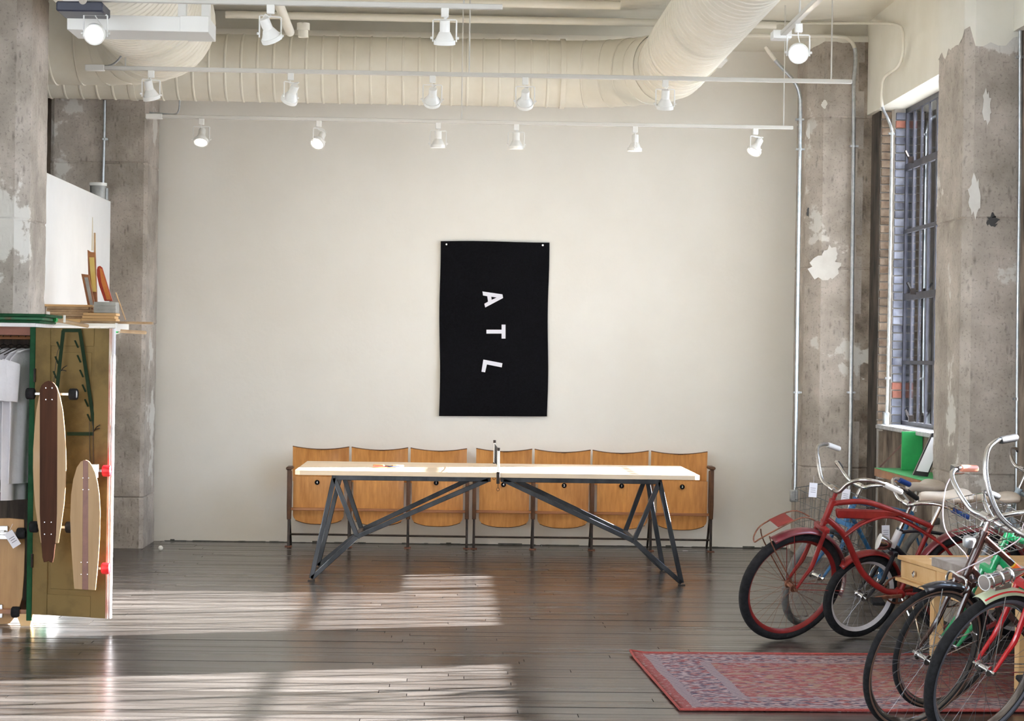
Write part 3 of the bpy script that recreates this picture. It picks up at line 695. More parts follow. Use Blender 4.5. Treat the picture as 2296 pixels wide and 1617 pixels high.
q = gr(1530, 1236); solo('paper_scrap', MB().prism([(0, 0), (.05, .01), (.045, .03), (.01, .025)], q+Vector((0, 0, .001)), (1, 0, 0), (0, 1, 0), (0, 0, .002)), paper, 'small pale paper scrap on the floor by the right end seat', 'scrap')
# ================================================================== FOLDING CINEMA SEATS
def seat_row(label, st, backs, seats, nums, ytop, ybot, yplate, ybar, yrail, endcaps):
    t = thing('cinema_seat_row', label, 'cinema seats', (at((st[0]+st[-1])/2, 1225, 18.25).x, 18.3, 0))
    Yl = 18.22
    for i, px in enumerate(st):
        q = at(px, 1150, Yl); x = q.x
        zt_ = at(px, 1052 if i in endcaps else 1075, Yl).z; zm = at(px, 1165, Yl).z
        s_ = part('wooden_upright', MB().prism([(-.05, zt_), (.07, zt_-.02), (.09, zm+.1), (.05, zm), (-.02, zm), (-.05, zm+.12)], (x-.0165, Yl, 0), (0, 1, 0), (0, 0, 1), (.033, 0, 0)), edge_wood, t, bevel=.004)
        part('armrest', MB().bb((x-.026, Yl-.075, zt_-.004), (x+.026, Yl+.15, zt_+.022)), edge_wood, t, bevel=.008)
        part('iron_leg', MB().prism([(-.02, zm+.02), (.02, zm+.02), (.0, 0), (-.035, 0)], (x-.010, Yl, 0), (0, 1, 0), (0, 0, 1), (.020, 0, 0)), black_iron, t, bevel=.003)
        part('iron_leg', MB().prism([(.02, zm+.06), (.06, zm+.06), (.30, 0), (.26, 0)], (x-.008, Yl, 0), (0, 1, 0), (0, 0, 1), (.016, 0, 0)), black_iron, t, bevel=.003)
        part('foot_plate', MB().bb((x-.028, Yl-.06, 0), (x+.028, Yl+.03, .006)), rust_m, t)
    for i in range(len(backs)):
        (a, b), (c, d) = backs[i], seats[i]
        P, Q = at(a, ytop[i], 18.40), at(b, ytop[i]+1, 18.40); x0, x1, zt_ = P.x, Q.x, P.z; zb = zt_-.30
        rows = []
        for r in range(9):
            v = r/8; rows.append([])
            for k in range(13):
                u = k/12; bow = 1-(2*u-1)**2
                rows[-1].append((x0+(x1-x0)*u, 18.38+.05*bow+.05*(1-v)-.0, zb+(zt_-zb)*v-.026*bow*(v > .99)-.0*v))
        part('backrest', MB().sheet(rows, (0, .011, 0)), seat_wood, t)
        # dark top lip
        part('backrest_edge', MB().tube([(p[0], p[1]+.0055, p[2]+.001) for p in rows[-1]], .0062, 6), edge_wood, t)
        P, Q = at(c, yplate[i]-14, 18.27), at(d, yplate[i]-14, 18.27); x0, x1, zt_ = P.x, Q.x, P.z; zb = at(c, ybot[i], 18.27).z
        rows = []; hx = (x1-x0)/2; cx = (x0+x1)/2
        for r in range(15):
            v = r/14; rows.append([]); z = zt_+(zb-zt_)*v
            ww = 1.0 if v < .86 else 1-.10*((v-.86)/.14)**2
            for k in range(13):
                u = 2*k/12-1
                zz = z if v < .7 else z + (.035*(abs(u)**2.6))*((v-.7)/.3)
                rows[-1].append((cx+u*hx*ww, 18.26+.012*(1-u*u)+.03*v*v-.01, zz))
        s_ = part('folding_seat', MB().sheet(rows, (0, .014, 0)), seat_wood, t)
        part('seat_edge', MB().tube([(p[0], p[1]+.008, p[2]-.001) for p in rows[-1]], .006, 6), edge_wood, s_)
        zr_ = at(c, yrail[i], 18.24).z
        part('wooden_rail', MB().bb((at(st[i], 1140, 18.22).x+.012, 18.222, zr_-.012), (at(st[i+1], 1140, 18.22).x-.012, 18.245, zr_+.012)), rail_wood, t, bevel=.003)
        za = at(c, ybar[i], 18.3).z
        part('iron_bar', MB().tube([(at(st[i], 1200, 18.3).x, 18.30, za), (at(st[i+1], 1200, 18.3).x, 18.30, za)], .0085, 8), black_iron, t)
        if nums[i]:
            q = at(nums[i][1], yplate[i], 18.243)
            pl = part('number_plate', MB().lathe([(0, 0), (.019, 0), (.021, .002), (.021, .006), (0, .006)], q+Vector((0, .008, 0)), (0, -1, 0), 24), fabric_k, s_, label='round black number plate reading %s' % nums[i][0])
            cu = bpy.data.curves.new('numeral', 'FONT'); cu.body = nums[i][0]; cu.size = .026; cu.align_x = 'CENTER'; cu.align_y = 'CENTER'; cu.extrude = .0006; cu.offset = .0006
            tmp = bpy.data.objects.new('tmp', cu); me = bpy.data.meshes.new_from_object(tmp); bpy.data.objects.remove(tmp); me.materials.clear(); me.materials.append(lamp_white); o = bpy.data.objects.new('numeral', me); C.objects.link(o); o.parent = s_; o.location = q-wloc(s_)+Vector((0, .0008, 0)); o.rotation_euler = (R(90), 0, 0)
    return t
seat_row('left row of three honey plywood folding cinema seats against the wall', [648, 783, 915, 1047], [(657, 783), (789, 915), (921, 1047)], [(658, 772), (793, 906), (924, 1039)],
         [('4', 711), None, ('1', 978)], [1001, 1003, 1005], [1175, 1178, 1180], [1082, 1083, 1083], [1198, 1200, 1202], [1141, 1143, 1146], (0,))
seat_row('right row of four honey plywood folding cinema seats against the wall', [1063, 1195, 1327, 1459, 1594], [(1068, 1193), (1199, 1324), (1329, 1454), (1460, 1586)], [(1075, 1187), (1206, 1320), (1339, 1453), (1473, 1586)],
         [('4', 1129), ('2', 1265), ('1', 1394), ('3', 1530)], [1006, 1008, 1010, 1012], [1182, 1184, 1186, 1188], [1087, 1089, 1090, 1092], [1204, 1205, 1208, 1210], [1147, 1149, 1151, 1153], (4,))
# ================================================================== BANNER
t = thing('banner', 'black canvas banner with white letters ATL hanging on the back wall', 'banner', at(1107, 935, 18.585))
rows = []
r_ = random.Random(5)
for j in range(25):
    v = j/24; rows.append([])
    for k in range(17):
        u = k/16
        px = (987+(1231-987)*u)*(1-v)+(985+(1227-985)*u)*v + (1.2*math.sin(v*9+1) if k in (0, 16) else 0)
        py = (541+2*u)*(1-v)+(933+1*u)*v - 1.2*math.sin(u*5)*(1-v)
        rows[-1].append(at(px, py, 18.575+.006*math.sin(u*7+v*3)*math.sin(v*4+.5)))
part('cloth', MB().sheet(rows, (0, .004, 0)), fabric_k, t)
part('top_hem', MB().sheet([[p-Vector((0, .004, 0)) for p in rows[0]], [p-Vector((0, .004, 0)) for p in rows[1]]], (0, .003, 0)), fabric_k, t)
def LP(x, y, d=0): return at(960+x/3.673, 520+y/3.673, 18.563+d)
def letter(name, polys):
    m = MB()
    for poly in polys:
        P = [LP(*p) for p in poly]; k = len(P); b = len(m.v); m.v += P+[p+Vector((0, .003, 0)) for p in P]
        m.f.append(tuple(b+i for i in range(k))); m.f.append(tuple(b+k+i for i in range(k))); m.f += [(b+i, b+(i+1) % k, b+k+(i+1) % k, b+k+i) for i in range(k)]
    part('letter', m, fabric_w, t, label='white letter %s sewn on sideways' % name)
letter('A', [[(447, 491), (612, 515), (617, 545), (563, 541), (520, 534), (487, 530), (452, 524)], [(617, 545), (470, 623), (463, 592), (493, 575), (523, 560), (563, 541)], [(487, 530), (520, 534), (523, 560), (493, 575)]])
letter('T', [[(605, 764), (637, 764), (637, 879), (605, 879)], [(480, 806), (605, 806), (605, 838), (480, 838)]])
letter('L', [[(455, 1052), (612, 1082), (606, 1116), (484, 1092), (449, 1086)], [(449, 1086), (484, 1092), (469, 1157), (439, 1152)]])
for px, py in ((1001, 548), (1217, 550)): part('grommet', MB().lathe([(.002, 0), (.008, 0), (.008, .003), (.002, .003)], at(px, py, 18.565), (0, -1, 0), 14), chrome, t)
# ================================================================== RUG
def rug():
    P = [gr(1525, 1596), gr(1413, 1468)]; d = (P[1]-P[0]); W_ = d.length; v = d/W_; L = 2.3
    u = (gr(2290, 1600)-gr(1525, 1597)).normalized()
    me = bpy.data.meshes.new('rug'); vs = []; fs = []; uvs = []
    nu, nv = 60, 34
    for i in range(nv+1):
        for k in range(nu+1):
            a, b = L*k/nu, W_*i/nv; p = u*a+v*b
            lift = .014*math.exp(-(a/.05)**2)*math.exp(-((b-W_)/.12)**2) + .002*math.sin(a*5+b*3)
            vs.append((p.x+.004*math.sin(b*9), p.y+.004*math.sin(a*6), .010+lift)); uvs.append((a, b*1.93/W_))
    N = len(vs)
    for i in range(nv):
        for k in range(nu):
            q = i*(nu+1)+k; fs.append((q, q+1, q+nu+2, q+nu+1))
    me.from_pydata(vs, [], fs); ul = me.uv_layers.new(name='UVMap')
    for lp in me.loops: ul.data[lp.index].uv = uvs[lp.vertex_index]
    me.materials.append(rug_m); me.polygons.foreach_set('use_smooth', [True]*len(me.polygons))
    root = thing('rug', 'flat red and navy patterned rug under the nearest bicycles', 'rug', P[0])
    o = bpy.data.objects.new('rug_pile', me); C.objects.link(o); o.parent = root
    so = o.modifiers.new('t', 'SOLIDIFY'); so.thickness = .007; so.offset = -1
    r2 = random.Random(2); path = []
    e = lambda a, b: P[0]+u*a+v*b+Vector((0, 0, .010+.014*math.exp(-(a/.05)**2)*math.exp(-((b-W_)/.12)**2)))
    for b0, b1 in (((L, 0), (0, 0)), ((0, 0), (0, W_)), ((0, W_), (L, W_))):
        part('bound_edge', MB().tube([e(b0[0]+(b1[0]-b0[0])*k/30, b0[1]+(b1[1]-b0[1])*k/30) for k in range(31)], .0065, 6), mat('rug_binding', (.27, .04, .035), (.36, .07, .06), 60, .95), root)
rug()
# ================================================================== CABINET AT THE LEFT
YC = 12.8
def X(px, Y=YC): return (px-1010)/(F/Y)
xr = at(76, 1000, YC).x; xl = xr-1.15; ztop = at(60, 733, YC).z; D = .5
t = cab = thing('cabinet', 'old green-trimmed wooden cabinet with open yellow door at the left edge', 'cabinet', ((xl+xr)/2, YC+.17, 0))
old_in = mat('dark_old_boards', (.030, .020, .015), (.09, .065, .05), 9, .8, stretch=(3, 3, .3), detail=8)
part('side_panel', MB().bb((xr-.025, YC+.02, .06), (xr, YC+D, ztop)), green_d, t)
part('side_panel', MB().bb((xl, YC+.02, .06), (xl+.025, YC+D, ztop)), green_d, t)
for k in range(10):
    x0 = xl+.025+k*(xr-xl-.05)/10; part('back_board', MB().bb((x0+.001, YC+D-.015+random.uniform(-.002, .002), .06), (x0+(xr-xl-.05)/10-.001, YC+D, ztop)), old_in, t)
part('bottom_panel', MB().bb((xl, YC, .07), (xr, YC+D, .095)), rail_wood, t)
part('front_post', MB().bb((xr-.030, YC-.012, .03), (xr+.004, YC+.03, ztop)), green_d, t, bevel=.003)
part('front_post', MB().bb((xl, YC-.012, .03), (xl+.03, YC+.03, ztop)), green_d, t, bevel=.003)
part('cabinet_top', MB().bb((xl-.03, YC-.03, ztop), (xr+.005, YC+D+.02, ztop+.022)), white_f, t)
for k, (dz, dx) in enumerate(((.022, .03), (.040, .05), (.058, .07))):
    part('cornice_moulding', MB().bb((xl-dx, YC-dx, ztop+dz), (xr+dx, YC+D, ztop+dz+.019)), green_d if k != 1 else mat('chipped_green', (.10, .05, .025), (.02, .12, .05), 9, .6, cr=(.4, .5)), t, bevel=.005)
part('top_rail', MB().bb((xl, YC+.0, ztop-.05), (xr-.03, YC+.02, ztop)), mat('red_brown', (.16, .05, .03), (.22, .08, .05), 7, .6), t)
for xx in (xr-.06, xl+.02): part('cabinet_foot', MB().prism([(-.03, .07), (.07, .07), (.055, 0), (.0, 0)], (xx, YC-.01, 0), (1, 0, 0), (0, 0, 1), (0, .06, 0)), pine, t)
zrail = at(40, 757, YC+.17).z
part('clothes_rail', MB().tube([(xl+.02, YC+.17, zrail), (xr-.02, YC+.17, zrail)], .012, 10), rail_wood, t)
# open door: frame and panels, seen from inside
a0 = Vector((xr+.004, YC-.02, 0)); b0 = at(237, 1384, 12.62); b0.z = 0; du = (b0-a0).normalized(); dn = Vector((-du.y, du.x, 0)); DW = (b0-a0).length; zb = .07; zd = ztop-.004
door = part('door', MB().prism([(0, 0), (DW, 0), (DW, zd-zb), (0, zd-zb)], a0+Vector((0, 0, zb))+dn*.010, du, (0, 0, 1), dn*.010), door_p, t)
def dz_(y): return at(150, y, 12.72).z-zb
def du_(px): return (at(px, 1000, 12.72).x-a0.x)/du.x
def dbox(name, u0, u1, z0, z1, th=.010, m=door_p, off=0):
    part(name, MB().prism([(u0, z0), (u1, z0), (u1, z1), (u0, z1)], a0+Vector((0, 0, zb))+dn*(.010-off), du, (0, 0, 1), -dn*th), m, door, bevel=.002)
us, ue = du_(108), du_(212)
dbox('stile', 0, us, 0, zd-zb); dbox('stile', ue, DW-.004, 0, zd-zb)
for y0, y1 in ((1380, 1334), (1128, 1083), (776, 735)): dbox('rail', us+.001, ue-.001, max(0, dz_(y0)), min(zd-zb, dz_(y1)))
dbox('panel', us+.018, ue-.018, dz_(1322), dz_(1140), .004); dbox('panel', us+.018, ue-.018, dz_(1072), dz_(790), .004)
part('door_edge', MB().prism([(0, 0), (.014, 0), (.014, zd-zb), (0, zd-zb)], a0+du*(DW-.004)+Vector((0, 0, zb))+dn*.001, du, (0, 0, 1), dn*.012), mat('worn_edge', (.45, .10, .07), (.68, .60, .50), 14, .6, stretch=(1, 1, .3)), door)
part('door_edge', MB().prism([(0, 0), (.012, 0), (.012, zd-zb), (0, zd-zb)], a0+du*(DW+.010)+Vector((0, 0, zb))+dn*.012, du, (0, 0, 1), dn*.022), white_f, door)
for z in (.35, 1.45): part('hinge', MB().tube([(xr+.004, YC-.03, z), (xr+.004, YC-.03, z+.08)], .007, 8), black_iron, door)
# t-shirts on the rail
def shirt(label, x, ang, L, m, print_=False, seed=0, hw=.24):
    r = random.Random(seed); z0 = zrail-.075; ca, sa = math.cos(ang), math.sin(ang); U = Vector((ca, sa, 0)); Wv = Vector((-sa, ca, 0)); c = Vector((x, YC+.17, 0))
    t = thing('t_shirt', label, 't-shirt', (x, YC+.17, z0-L), 'shirts hanging in the cabinet')
    ph = r.uniform(0, 6); mb = MB(); nR, nC = 16, 36
    for i in range(nR):
        v = i/(nR-1); z = z0-L*v
        w_ = .065+(hw-.065)*min(1, v/.10)**.6 if v < .10 else hw*(1-.10*math.sin((v-.1)*2.2))
        th = .010+.010*min(1, v*3)
        zs = z-.0
        for j in range(nC):
            a = 2*math.pi*j/nC; uu = math.cos(a)*w_; ww = math.sin(a)*th + .010*min(1, v*2)*math.sin(uu*52+ph+v*2)
            mb.v.append(c+U*uu+Wv*ww+Vector((0, 0, zs)))
    for i in range(nR-1):
        for j in range(nC): mb.f.append((i*nC+j, i*nC+(j+1) % nC, (i+1)*nC+(j+1) % nC, (i+1)*nC+j))
    part('shirt_body', mb, m, t)
    for s_ in (-1, 1):
        pts = [c+U*s_*hw*.80+Vector((0, 0, z0-.07)), c+U*s_*(hw*1.0)+Wv*.01+Vector((0, 0, z0-.16)), c+U*s_*(hw*1.12)+Wv*.02+Vector((0, 0, z0-.30))]
        part('sleeve', MB().tube(smoothpath(pts, 5), [.055, .06, .066, .07, .074, .078, .08, .083, .086, .088, .09], 14, ey=.25, caps=False), m, t)
    part('collar', MB().tube([c+U*math.cos(a)*.075+Wv*math.sin(a)*.03+Vector((0, 0, z0-.004-.01*math.cos(a*2))) for a in [k*math.pi/8 for k in range(16)]], .006, 6, closed=True), m, t)
    if print_: part('print_patch', MB().prism([(-.08, -.32), (.06, -.32), (.07, -.17), (-.07, -.16)], c+Vector((0, 0, z0))+Wv*-.034, U, (0, 0, 1), Wv*-.004), teal, t)
    h = thing('clothes_hanger', label.split(' t-shirt')[0]+"'s wire hanger on the cabinet rail", 'hanger', (x, YC+.17, z0), 'hangers on the cabinet rail')
    part('hanger_wire', MB().tube([c+U*-.19+Vector((0, 0, z0-.03)), c+Vector((0, 0, z0+.035)), c+U*.19+Vector((0, 0, z0-.03))], .003, 6), black_iron, h)
    part('hanger_hook', MB().tube(smoothpath([c+Vector((0, 0, z0+.03)), c+Vector((0, 0, zrail-.02)), c+Vector((0, .018, zrail+.0)), c+Vector((0, 0, zrail+.016)), c+Vector((0, -.016, zrail+.004))], 5), .0025, 6), black_iron, h)
for i, (px, an, L, m, pr, lab) in enumerate([(56, 60, .80, shirt_w, False, 'rightmost white t-shirt next to the green cabinet post'), (41, 63, .90, shirt_w, False, 'second white t-shirt from the green cabinet post, hanging lowest'), (23, 60, .78, shirt_w, False, 'third white t-shirt from the green cabinet post'),
                                            (6, 62, .74, shirt_g, True, 'grey t-shirt with a teal print between the white ones'), (-14, 60, .86, shirt_w, False, 'white t-shirt cut by the left edge of the photo')]):
    shirt(lab, at(px, 900, YC+.17).x, R(an), L, m, pr, i, .155)
# longboards
def longboard(label, outline, stripe, Y, trucks, deck_m, stripe_m, wheel_m, back=1, group=None, wl=None, screws=()):
    P = [at(a, b, Y) for a, b in outline]; zs = [p.z for p in P]; xs = [p.x for p in P]
    t = thing('longboard', label, 'longboard', (sum(xs)/len(xs), Y, min(zs)), group)
    def slab(Q, y0, th, m, name):
        mb = MB(); k = len(Q); mb.v += [Vector((q.x, y0, q.z)) for q in Q]+[Vector((q.x, y0+th, q.z)) for q in Q]
        mb.f.append(tuple(range(k))); mb.f.append(tuple(range(k, 2*k))); mb.f += [(i, (i+1) % k, k+(i+1) % k, k+i) for i in range(k)]; return part(name, mb, m, t, bevel=.002)
    slab(P, Y, .011, deck_m, 'deck')
    if stripe: slab([at(a, b, Y) for a, b in stripe], Y-.0015, .0145, stripe_m, 'centre_stripe')
    for (px, py, hw_) in trucks:
        q = at(px, py, Y); yb = Y+back*.02 if back > 0 else Y-.006
        tr = part('truck', MB().box((q.x, yb+back*.004, q.z), (.055, .012, .08)).bar((q.x, yb+back*.01, q.z), (q.x, yb+back*.045, q.z), .03).bar((q.x-hw_, yb+back*.045, q.z), (q.x+hw_, yb+back*.045, q.z), .016), rustchrome, t, bevel=.002)
        for s_ in (-1, 1):
            wc = Vector((q.x+s_*hw_, yb+back*.045, q.z))
            whl = part('wheel', MB().lathe([(.012, -.024), (.026, -.026), (.033, -.020), (.034, 0), (.033, .020), (.026, .026), (.012, .024)], wc, (1, 0, 0), 28, caps=False, closed=True), wheel_m, tr)
            part('wheel_core', MB().lathe([(0, -.022), (.013, -.022), (.013, .022), (0, .022)], wc, (1, 0, 0), 16), lamp_white if wheel_m is red_w else chrome, tr)
    for (a, b) in screws: part('deck_screw', MB().lathe([(0, 0), (.0032, 0), (.0032, .001), (0, .001)], at(a, b, Y)-Vector((0, .0015, 0)), (0, -1, 0), 8), chrome, t)
    return t
def mir(half, cx): return [(cx+dx, y) for dx, y in half]+[(cx-dx, y) for dx, y in half[::-1]]
longboard('large pintail longboard with wide dark centre stripe on the cabinet door', mir([(8, 857), (17, 868), (24, 890), (30, 920), (34, 960), (37, 1010), (37.5, 1050), (36, 1090), (33, 1130), (27, 1175), (20, 1218)], 111),
          [(100, 857), (93, 864), (89, 875), (89, 1150), (91, 1200), (95, 1250), (98, 1261), (105, 1260), (108, 1257), (112, 1261), (118, 1262), (121, 1250), (126, 1200), (128, 1150), (129, 875), (124, 863), (117, 856), (108, 854)], 12.52, [(112, 884, .125), (112, 1184, .105)], maple_v, walnut_v, rubber, screws=[(103, 870), (117, 870), (103, 896), (117, 896), (100, 1171), (115, 1171), (100, 1198), (115, 1198)])
longboard('shorter longboard with red wheels and narrow brown stripe near the door edge', [(192, 1031), (200, 1035), (207, 1045), (214, 1060), (219, 1082), (223, 1110), (225, 1150), (224, 1200), (221, 1250), (217, 1295), (214, 1324), (166, 1321), (163, 1280), (159, 1220), (157, 1160), (159, 1110), (164, 1075), (172, 1048), (181, 1035)],
          [(186, 1032), (198, 1033), (198, 1323), (184, 1322)], 12.50, [(209, 1057, .068), (207, 1277, .068)], maple_v, mat('brown_stripe', (.20, .09, .07), (.26, .12, .09), 12, .4), red_w, screws=[(186, 1072), (199, 1072), (186, 1098), (199, 1098), (182, 1261), (196, 1261), (182, 1288), (196, 1288)])
b3 = longboard('pine longboard with black wheels leaning upside down inside the cabinet', [(-8, 1163), (20, 1162), (54, 1165), (56, 1230), (54, 1290), (50, 1340), (40, 1375), (22, 1398), (-4, 1402), (-26, 1390), (-34, 1340), (-36, 1240), (-30, 1170)], None, YC+.06, [(8, 1194, .115), (-4, 1370, .115)], pine_v, None, rubber, back=-1)
q = at(28, 1209, YC-.03); t = thing('price_tag', 'white paper tag tied to the black-wheeled longboard in the cabinet', 'tag', q-Vector((0, 0, .05)))
rot = Matrix.Rotation(R(-33), 3, 'Y')
part('tag_card', MB().box((0, 0, 0), (.055, .0012, .10)).xf(Matrix.Translation(q) @ rot.to_4x4()), paper, t)
part('tag_writing', MB().box((0, -.001, .01), (.035, .0004, .003)).box((.0, -.001, -.004), (.028, .0004, .003)).box((.002, -.001, -.018), (.033, .0004, .003)).xf(Matrix.Translation(q) @ rot.to_4x4()), ink, t)
part('tag_string', MB().tube([q+rot @ Vector((0, 0, .045)), q+Vector((.0, 0, .09))], .001, 5), paper, t)
rack_m = mat('rack_paint', (.008, .022, .010), (.02, .035, .018), 9, .7, spec=.1)
# steel rack hung on the door
t = thing('wall_rack', 'dark green trapezoid steel rack with hooks hung on the yellow door', 'rack', at(165, 975, 12.68))
Yr = 12.655
def rb(a, b, w=.017): part('rack_bar', MB().bar(at(*a, Yr), at(*b, Yr), .008, w, up=(1, 0, 0)), rack_m, t)
def rbx(a, b, w=.020): part('rack_bar', MB().bar(at(*a, Yr), at(*b, Yr), w, .008, up=(0, 1, 0)), rack_m, t)
rbx((140, 741), (182, 741)); rbx((142, 741), (126, 890)); rbx((179, 741), (214, 972)); rbx((150, 973), (218, 973)); rbx((126, 890), (122, 973))
for k in range(6):
    a = (177+k*5.6, 772+k*33); q = at(a[0]-4, a[1], Yr); part('rack_hook', MB().bar(q+Vector((.006, 0, -.02)), q+Vector((-.010, -.02, .022)), .010, .006), rack_m, t)
for k in range(3): q = at(133-k*4, 775+k*33, Yr); part('rack_hook', MB().bar(q+Vector((.004, 0, -.02)), q+Vector((-.010, -.02, .022)), .010, .006), rack_m, t)
for (a, b, c) in (((136, 832), (143, 824), (150, 820)), ((136, 832), (142, 830), (148, 832)), ((210, 967), (217, 957), (224, 953)), ((210, 967), (216, 962), (224, 961))):
    part('wire_end', MB().tube([at(*a, Yr-.01), at(*b, Yr-.03), at(*c, Yr-.05)], .0028, 6), black_iron, t)
for px in (201, 209): part('hanging_wire', MB().tube([at(px-1, 945, Yr-.01), at(px, 1000, Yr-.01), at(px+1, 1045, Yr-.01)], .0018, 6), black_iron, t)
part('hanging_wire', MB().tube(smoothpath([at(132, 780, Yr-.01), at(127, 800, Yr-.01), at(120, 860, Yr-.01)], 4), .0018, 6), black_iron, t)
# ================================================================== WALL SHELF WITH BOARDS BEHIND THE CABINET
YS = 14.5; zs = at(180, 725, YS).z
t = shelf = thing('wall_shelf', 'white shelf on brackets fixed to the partition, loaded with wood offcuts', 'shelf', (-2.5, 15.1, zs))
xs_ = at(262, 725, YS).x
part('shelf_board', MB().bb((-2.78, 14.42, zs-.022), (xs_, 15.0, zs)), lamp_white, t, bevel=.003)
for Y in (14.55, 14.9):
    part('bracket', MB().bb((-2.78, Y-.012, zs-.16), (-2.765, Y+.012, zs-.022)).bar((-2.775, Y, zs-.15), (xs_-.12, Y, zs-.024), .016), lamp_white, t)
part('shelf_lip', MB().bb((xs_, 14.42, zs-.05), (xs_+.006, 15.0, zs+.004)), lamp_white, t)
def plank(label, px0, px1, py, Y, dp, th, z, ang=0, m=plank_wood, grp='offcut planks stacked on the wall shelf', name='wood_plank', cat='plank'):
    a = at(px0, py, Y).x; b = at(px1, py, Y).x; c = Vector(((a+b)/2, Y+dp/2, z+th/2))
    return solo(name, MB().box((0, 0, 0), (b-a, dp, th)).xf(Matrix.Translation(c) @ Matrix.Rotation(ang, 4, 'Z')), m, label, cat, grp, bevel=.002)
o1 = ['bottom', 'second', 'third', 'fourth', 'top']
zz = zs+.001
plank('long thin plank on the shelf poking out furthest to the right', 180, 340, 722, 14.50, .10, .016, zz, .04)
plank('broad pale offcut lying beneath the left plank stack', 98, 196, 722, 14.62, .18, .03, zz, 0, pine)
zz = zs+.032
plank('dark thin board between the pale offcut and the left plank stack', 92, 208, 722, 14.66, .14, .014, zz, .02, plank_wood)
zl = zz+.015
for k in range(5):
    plank('%s plank of the dark left stack on the wall shelf' % o1[k], 112-k*4+(k % 2)*4, 204-(k % 2)*6, 700, 14.67+.006*(k % 3), .12, .016, zl, .015*(k-2), plank_wood if k != 4 else pine)
    zl += .0165
zz = zs+.017
for k in range(3):
    plank('%s honey-coloured board of the right stack on the wall shelf' % ['bottom', 'middle', 'top'][k], 182+k*2, 260-(k % 2)*3, 712, 14.61, .17, .018, zz, .0, pine); zz += .019
gb = at(238, 690, 14.68); t = thing('louvred_box', 'grey ribbed metal box on top of the honey-coloured boards', 'box', (gb.x, 14.7, zz))
part('box_body', MB().bb((gb.x-.075, 14.62, zz), (gb.x+.075, 14.77, zz+.075)), greybox, t, bevel=.003)
for k in range(2): part('rib', MB().bb((gb.x-.077, 14.612, zz+.024+k*.026), (gb.x+.077, 14.62, zz+.030+k*.026)), greybox, t)
def lean(name, label, cat, pts, Y0, Y1, th, m, inner=None):
    # pts: px outline, bottom at Y0 leaning to Y1 at the top
    ys_ = [p[1] for p in pts]; y0, y1 = max(ys_), min(ys_)
    def L(a, b, d=0): return at(a, b, Y0+(Y1-Y0)*(y0-b)/(y0-y1)+d)
    P = [L(*p) for p in pts]; mb = MB(); k = len(P); mb.v += P+[p+Vector((0, th, 0)) for p in P]
    mb.f.append(tuple(range(k))); mb.f.append(tuple(range(k, 2*k))); mb.f += [(i, (i+1) % k, k+(i+1) % k, k+i) for i in range(k)]
    t = thing(name, label, cat, P[ys_.index(y0)]); part('board' if inner is None else 'panel_frame', mb, m, t, bevel=.002)
    for (pp, mm, nm_) in (inner or []):
        Q = [L(*p, -.003) for p in pp]; mb = MB(); k = len(Q); mb.v += Q+[q+Vector((0, .004, 0)) for q in Q]
        mb.f.append(tuple(range(k))); mb.f.append(tuple(range(k, 2*k))); mb.f += [(i, (i+1) % k, k+(i+1) % k, k+i) for i in range(k)]; part(nm_, mb, mm, t)
    return t
lean('framed_picture', 'small brown wooden frame leaning at the left of the leaning boards', 'frame', [(182, 614), (199, 616), (222, 727), (205, 727)], 14.83, 14.87, .02, rail_wood, [([(189, 622), (197, 622), (210, 690), (203, 690)], greybox, 'frame_glass')])
lean('leaning_board', 'upright brown board with a yellow strip down its middle', 'board', [(196, 560), (203, 565), (214, 566), (220, 726), (207, 726), (198, 620)], 14.88, 14.94, .02, rail_wood, [([(200, 577), (211, 577), (216, 655), (206, 654)], mat('yellow_label', (.60, .45, .12), (.66, .52, .18), 9, .7), 'yellow_strip')])
lean('leaning_stick', 'narrow weathered stick standing tallest among the leaning boards', 'stick', [(210, 522), (214, 522), (215, 725), (211, 725)], 14.95, 14.98, .015, plank_wood)
lean('wall_outlet_strip', 'tall narrow beige strip on the white partition above the leaning boards', 'strip', [(200, 486), (208, 487), (209, 562), (200, 562)], 16.60, 16.62, .01, mat('beige_plastic', (.66, .60, .46), rough=.5))
lean('skateboard_deck', 'red-edged orange skateboard deck leaning at the right end of the shelf', 'skateboard deck', [(217, 605), (219, 598), (224, 596), (229, 600), (235, 620), (252, 675), (234, 675), (222, 640), (217, 618)], 14.68, 14.74, .02, mat('red_stain', (.30, .02, .012), (.40, .05, .02), 9, .35), [([(223, 600), (228, 603), (234, 622), (249, 672), (239, 672), (227, 632)], mat('orange_stain', (.45, .14, .03), (.60, .22, .05), 14, .4), 'deck_face')])
lean('thin_rod', 'thin grey rod leaning against the right end of the shelf', 'rod', [(258, 656), (261, 656), (283, 717), (280, 718)], 14.55, 14.9, .006, plank_wood)
for k, (a, b, Y, lab) in enumerate((((262, 742), (312, 745), 14.6, 'wooden rod with a green tip jutting right from under the shelf'), ((126, 718), (184, 730), 13.1, 'wooden rod with a green tip resting above the cabinet cornice'))):
    p, q = at(*a, Y), at(*b, Y); q.y += .3 if k == 0 else .2
    tt = thing('wooden_rod', lab, 'rod', (p+q)/2)
    part('rod_shaft', MB().tube([p, q], .012, 12), plank_wood, tt); d_ = (q-p).normalized(); part('rod_tip', MB().tube([p-d_*.012, p+d_*.001], .0145, 12), green_p, tt)
    if k: part('rod_cradle', MB().bar(p+Vector((.05, 0, -.014)), (p.x+.05, p.y, ztop+.077), .012), lamp_white, tt)
    else: part('rod_bracket', MB().tube([p+Vector((.02, 0, -.012)), p+Vector((.0, 0, -.02)), p+Vector((-.02, 0, -.0)), Vector((xs_, p.y, zs-.03))], .004, 6), lamp_white, tt)
